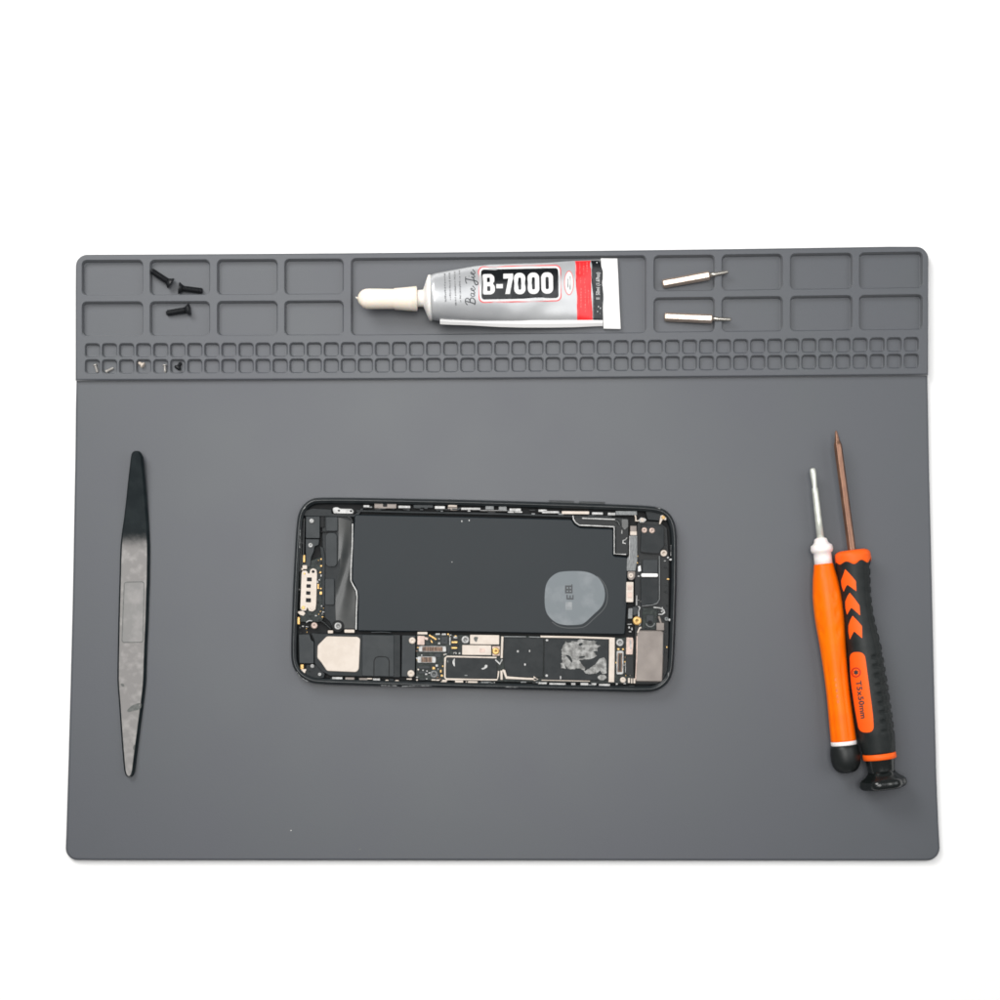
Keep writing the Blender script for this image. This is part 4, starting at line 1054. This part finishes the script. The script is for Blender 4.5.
# curved flex at that corner
g=G(); vs=[]; nu=10
for j in range(7):
    for i in range(nu+1):
        a=math.radians(-90+90*i/nu); r=2.2+j*.55
        vs.append(P(615.4+r*math.cos(a)*1.0,525.2+r*math.sin(a)*1.15+ (0 if i<nu else 0),8.4+.5*math.sin(j/6*math.pi)))
g.add(vs,[[j*(nu+1)+i,j*(nu+1)+i+1,(j+1)*(nu+1)+i+1,(j+1)*(nu+1)+i] for j in range(6) for i in range(nu)],True); g.closed=False
g.build('flex_curl',M['film'],ph)
C('dark_film','film',roundpoly([(621.4,518.8),(628.2,519.2),(628.4,527),(624.6,530.6),(621.8,527)],1.2,3),8.6)
# ---- clips along both long sides
C('side_rail','satin',ribbon([(356,510.8),(420,512.4),(500,514.0),(560,516.0),(612,517.0)],2.0),8.4)
def clips(lst):
    for m,x0,y0,x1,y1,z in lst: C('frame_clip',m,rr(x0,y0,x1,y1,.6,.6),z)
clips([('silver',363.4,505.0,369.4,507.4,8.9),('taupe',374.4,503.0,396.4,508.4,8.7),('silver',398.2,505.6,410.4,508.2,8.8),('plate',413.4,504.8,433.2,507.8,8.6),('silver',434.6,506.0,445.0,509.0,8.8),('cream',448.0,504.8,457.0,506.8,9.0),('taupe',447.6,507,457.4,510.4,8.5),('silver',461.0,507.6,480.6,510.0,8.7),('grey',485.4,505.8,494,509.6,8.6),('grey',498.6,506.4,506.8,510.4,8.7),('silver',509.4,508.4,521.0,511.2,8.8),('silver',538.4,509.4,547,512.0,9.0),('silver',542,511.0,559.0,513.4,9.0),('cream',561.8,511.2,589.2,514.2,9.0),('silver',591.8,512.2,603.0,514.8,9.0),('silver',607.8,512.6,615.4,515.4,9.0),('grey',615.6,511.0,637.0,515.2,9.1)])
C('clip_hole','pit',rr(382.8,502.6,387.4,507.0,.6),8.76)
C('frame_clip','silver',ribbon([(480,510.4),(507,510.6)],.8),8.9)
clips([('silver',332,677.0,342.4,679.4,8.7),('taupe',345.2,677.4,354.4,680.2,8.7),('taupe',359.0,678.0,367.4,681.0,8.7),('silver',372.8,678.4,380.0,680.6,8.7),('cream',442.0,679.8,447.0,681.6,8.7),('cream',455.0,680.6,463.2,682.8,8.8),('cream',467.8,681.2,477.6,683.4,8.8),('grey',481,681.6,491,683.8,8.6),('silver',538.6,682.2,547,684.2,8.8),('silver',549.2,683.0,565.8,685.2,8.8),('silver',571.2,682.8,575.6,685.2,8.8),('silver',580.4,682.8,588.4,685.4,8.8),('grey',586,686.0,589.4,688.0,8.6),('silver',591.6,683.0,596.4,685.2,8.8),('silver',598.8,683.8,610.2,686.4,8.9),('silver',611,686,613.4,688.0,8.6)])

rc=random.Random(21)
def clutter(areas,n,name,m,z,par,s0=.45,s1=1.2):
    ps=[]
    for _ in range(n):
        x0,y0,x1,y1=rc.choice(areas); x=rc.uniform(x0,x1); y=rc.uniform(y0,y1); a=rc.uniform(s0,s1); b=rc.uniform(s0,s1)*.7
        ps.append(rr(x-a,y-b,x+a,y+b,.25,rc.uniform(-3,3),1))
    for q in ps: C(name,m,q,z,7.2,.05,par)
board=[(417,652,447,656),(437,657,443,665),(418,664,430,679),(436,675,443,680),(447,634,461,640),(447,652,460,655.5),(416.5,644,419,680),(430,636,448,645),(615.5,637,634,641),(615.5,646,618,683),(624,655,626,684),(616,675,634,684),(446,680,500,682.5)]
for m,n,z in (('silver',22,8.0),('plate',22,8.1),('gold',10,7.95),('copper',9,8.05),('cream',7,7.9)):
    clutter(board,n,'chip_component',m,z,lbd)
cam_a=[(637,556,641,577),(637,600,645,612),(657,605,667,622),(640,626,657,630),(660,530,667,560),(664,560,668.5,610),(664,624,668,680)]
for m,n,z in (('plate',22,8.3),('silver',9,8.2),('black',14,8.5),('gold',4,8.2)):
    clutter(cam_a,n,'small_component',m,z,ph)
left_a=[(298.5,540,302,556),(304,610,322,622),(300,624,312,633),(319,606,324,617),(297.5,575,300.4,605),(306,664,316,676),(322.5,604,326,616)]
for m,n,z in (('plate',18,8.0),('silver',7,7.9),('gold',6,7.9),('black',10,8.1)):
    clutter(left_a,n,'small_component',m,z,ph,.4,1.1)
rail_t=[(358,508.5,612,515)]; 
ps=[]
for k in range(34):
    x=rc.uniform(360,612); yt=lerp(504.6,512.6,(x-360)/252.)+rc.uniform(0,4.5); w=rc.uniform(1.2,4.0)
    ps.append((rc.choice(['plate','plate','black','grey','silver']),rr(x-w,yt-.7,x+w,yt+.7,.4,1.8,1)))
for m in ('plate','black','grey','silver'):
    q=[p for mm,p in ps if mm==m]
    for p in q: C('rail_piece',m,p,8.55,7.2,.05)
ps=[]
for k in range(36):
    x=rc.uniform(330,634); yt=lerp(677.6,684.6,(x-330)/304.)+rc.uniform(-.5,3.0); w=rc.uniform(1.0,3.6)
    ps.append((rc.choice(['plate','plate','black','grey','cream']),rr(x-w,yt-.6,x+w,yt+.6,.4,1.4,1)))
for m in ('plate','black','grey','cream'):
    q=[p for mm,p in ps if mm==m]
    for p in q: C('rail_piece',m,p,8.6,7.2,.05)
for lst in ([(402,686.3),(416,685.7),(432,686.0)],[(296.6,671.5),(299.4,675.6),(303.6,679.2),(308,681.4)],[(381,685.4),(397,685.8)],[(668.6,672),(668.0,676.5)],[(671,545),(670.8,556)],[(303.0,509.4),(305.4,507.0)],[(655.6,507.6),(660.4,508.8)],[(505,687.0),(518,687.4)],[(300.0,530),(299.6,548)]):
    C('worn_edge_glint','glint',ribbon(lst,.7),ZR+.03,ZR-.5,.03)  # highlights and scratch glints on the rim, drawn as pale strips
# ================================================================== CAMERA, LIGHT
cd=bpy.data.cameras.new('camera'); co=bpy.data.objects.new('camera',cd); col.objects.link(co)
co.location=CAM*MM; co.rotation_euler=(TILT,0,0); cd.sensor_width=36; cd.lens=F/1000*36; cd.clip_start=.01; cd.clip_end=20
scn.camera=co
def area(name,loc,size,power,aim=(0,0,0),color=(1,1,1)):
    l=bpy.data.lights.new(name,'AREA'); l.shape='RECTANGLE'; l.size,l.size_y=size; l.energy=power; l.color=color
    o=bpy.data.objects.new(name,l); col.objects.link(o); o.location=Vector(loc)*MM
    o.rotation_euler=(Vector(aim)-Vector(loc)).to_track_quat('-Z','Y').to_euler(); return o
area('softbox_overhead',(-55,70,1050),(.60,.60),7.4,(-55,70,0),(1,.99,.975))
area('softbox_key',(-520,640,860),(.5,.5),10.0,(-10,-40,0),(1,.99,.97))
area('softbox_fill',(760,200,900),(.7,.7),3.8,(60,0,0),(.97,.985,1))
w=bpy.data.worlds.new('World'); scn.world=w; w.use_nodes=True
w.node_tree.nodes['Background'].inputs['Color'].default_value=(1,1,1,1); w.node_tree.nodes['Background'].inputs['Strength'].default_value=.15
scn.view_settings.view_transform='Standard'; scn.view_settings.look='None'; scn.view_settings.exposure=0; scn.view_settings.gamma=1
scn.cycles.use_denoising=True; scn.cycles.filter_width=1.7; scn.cycles.max_bounces=8
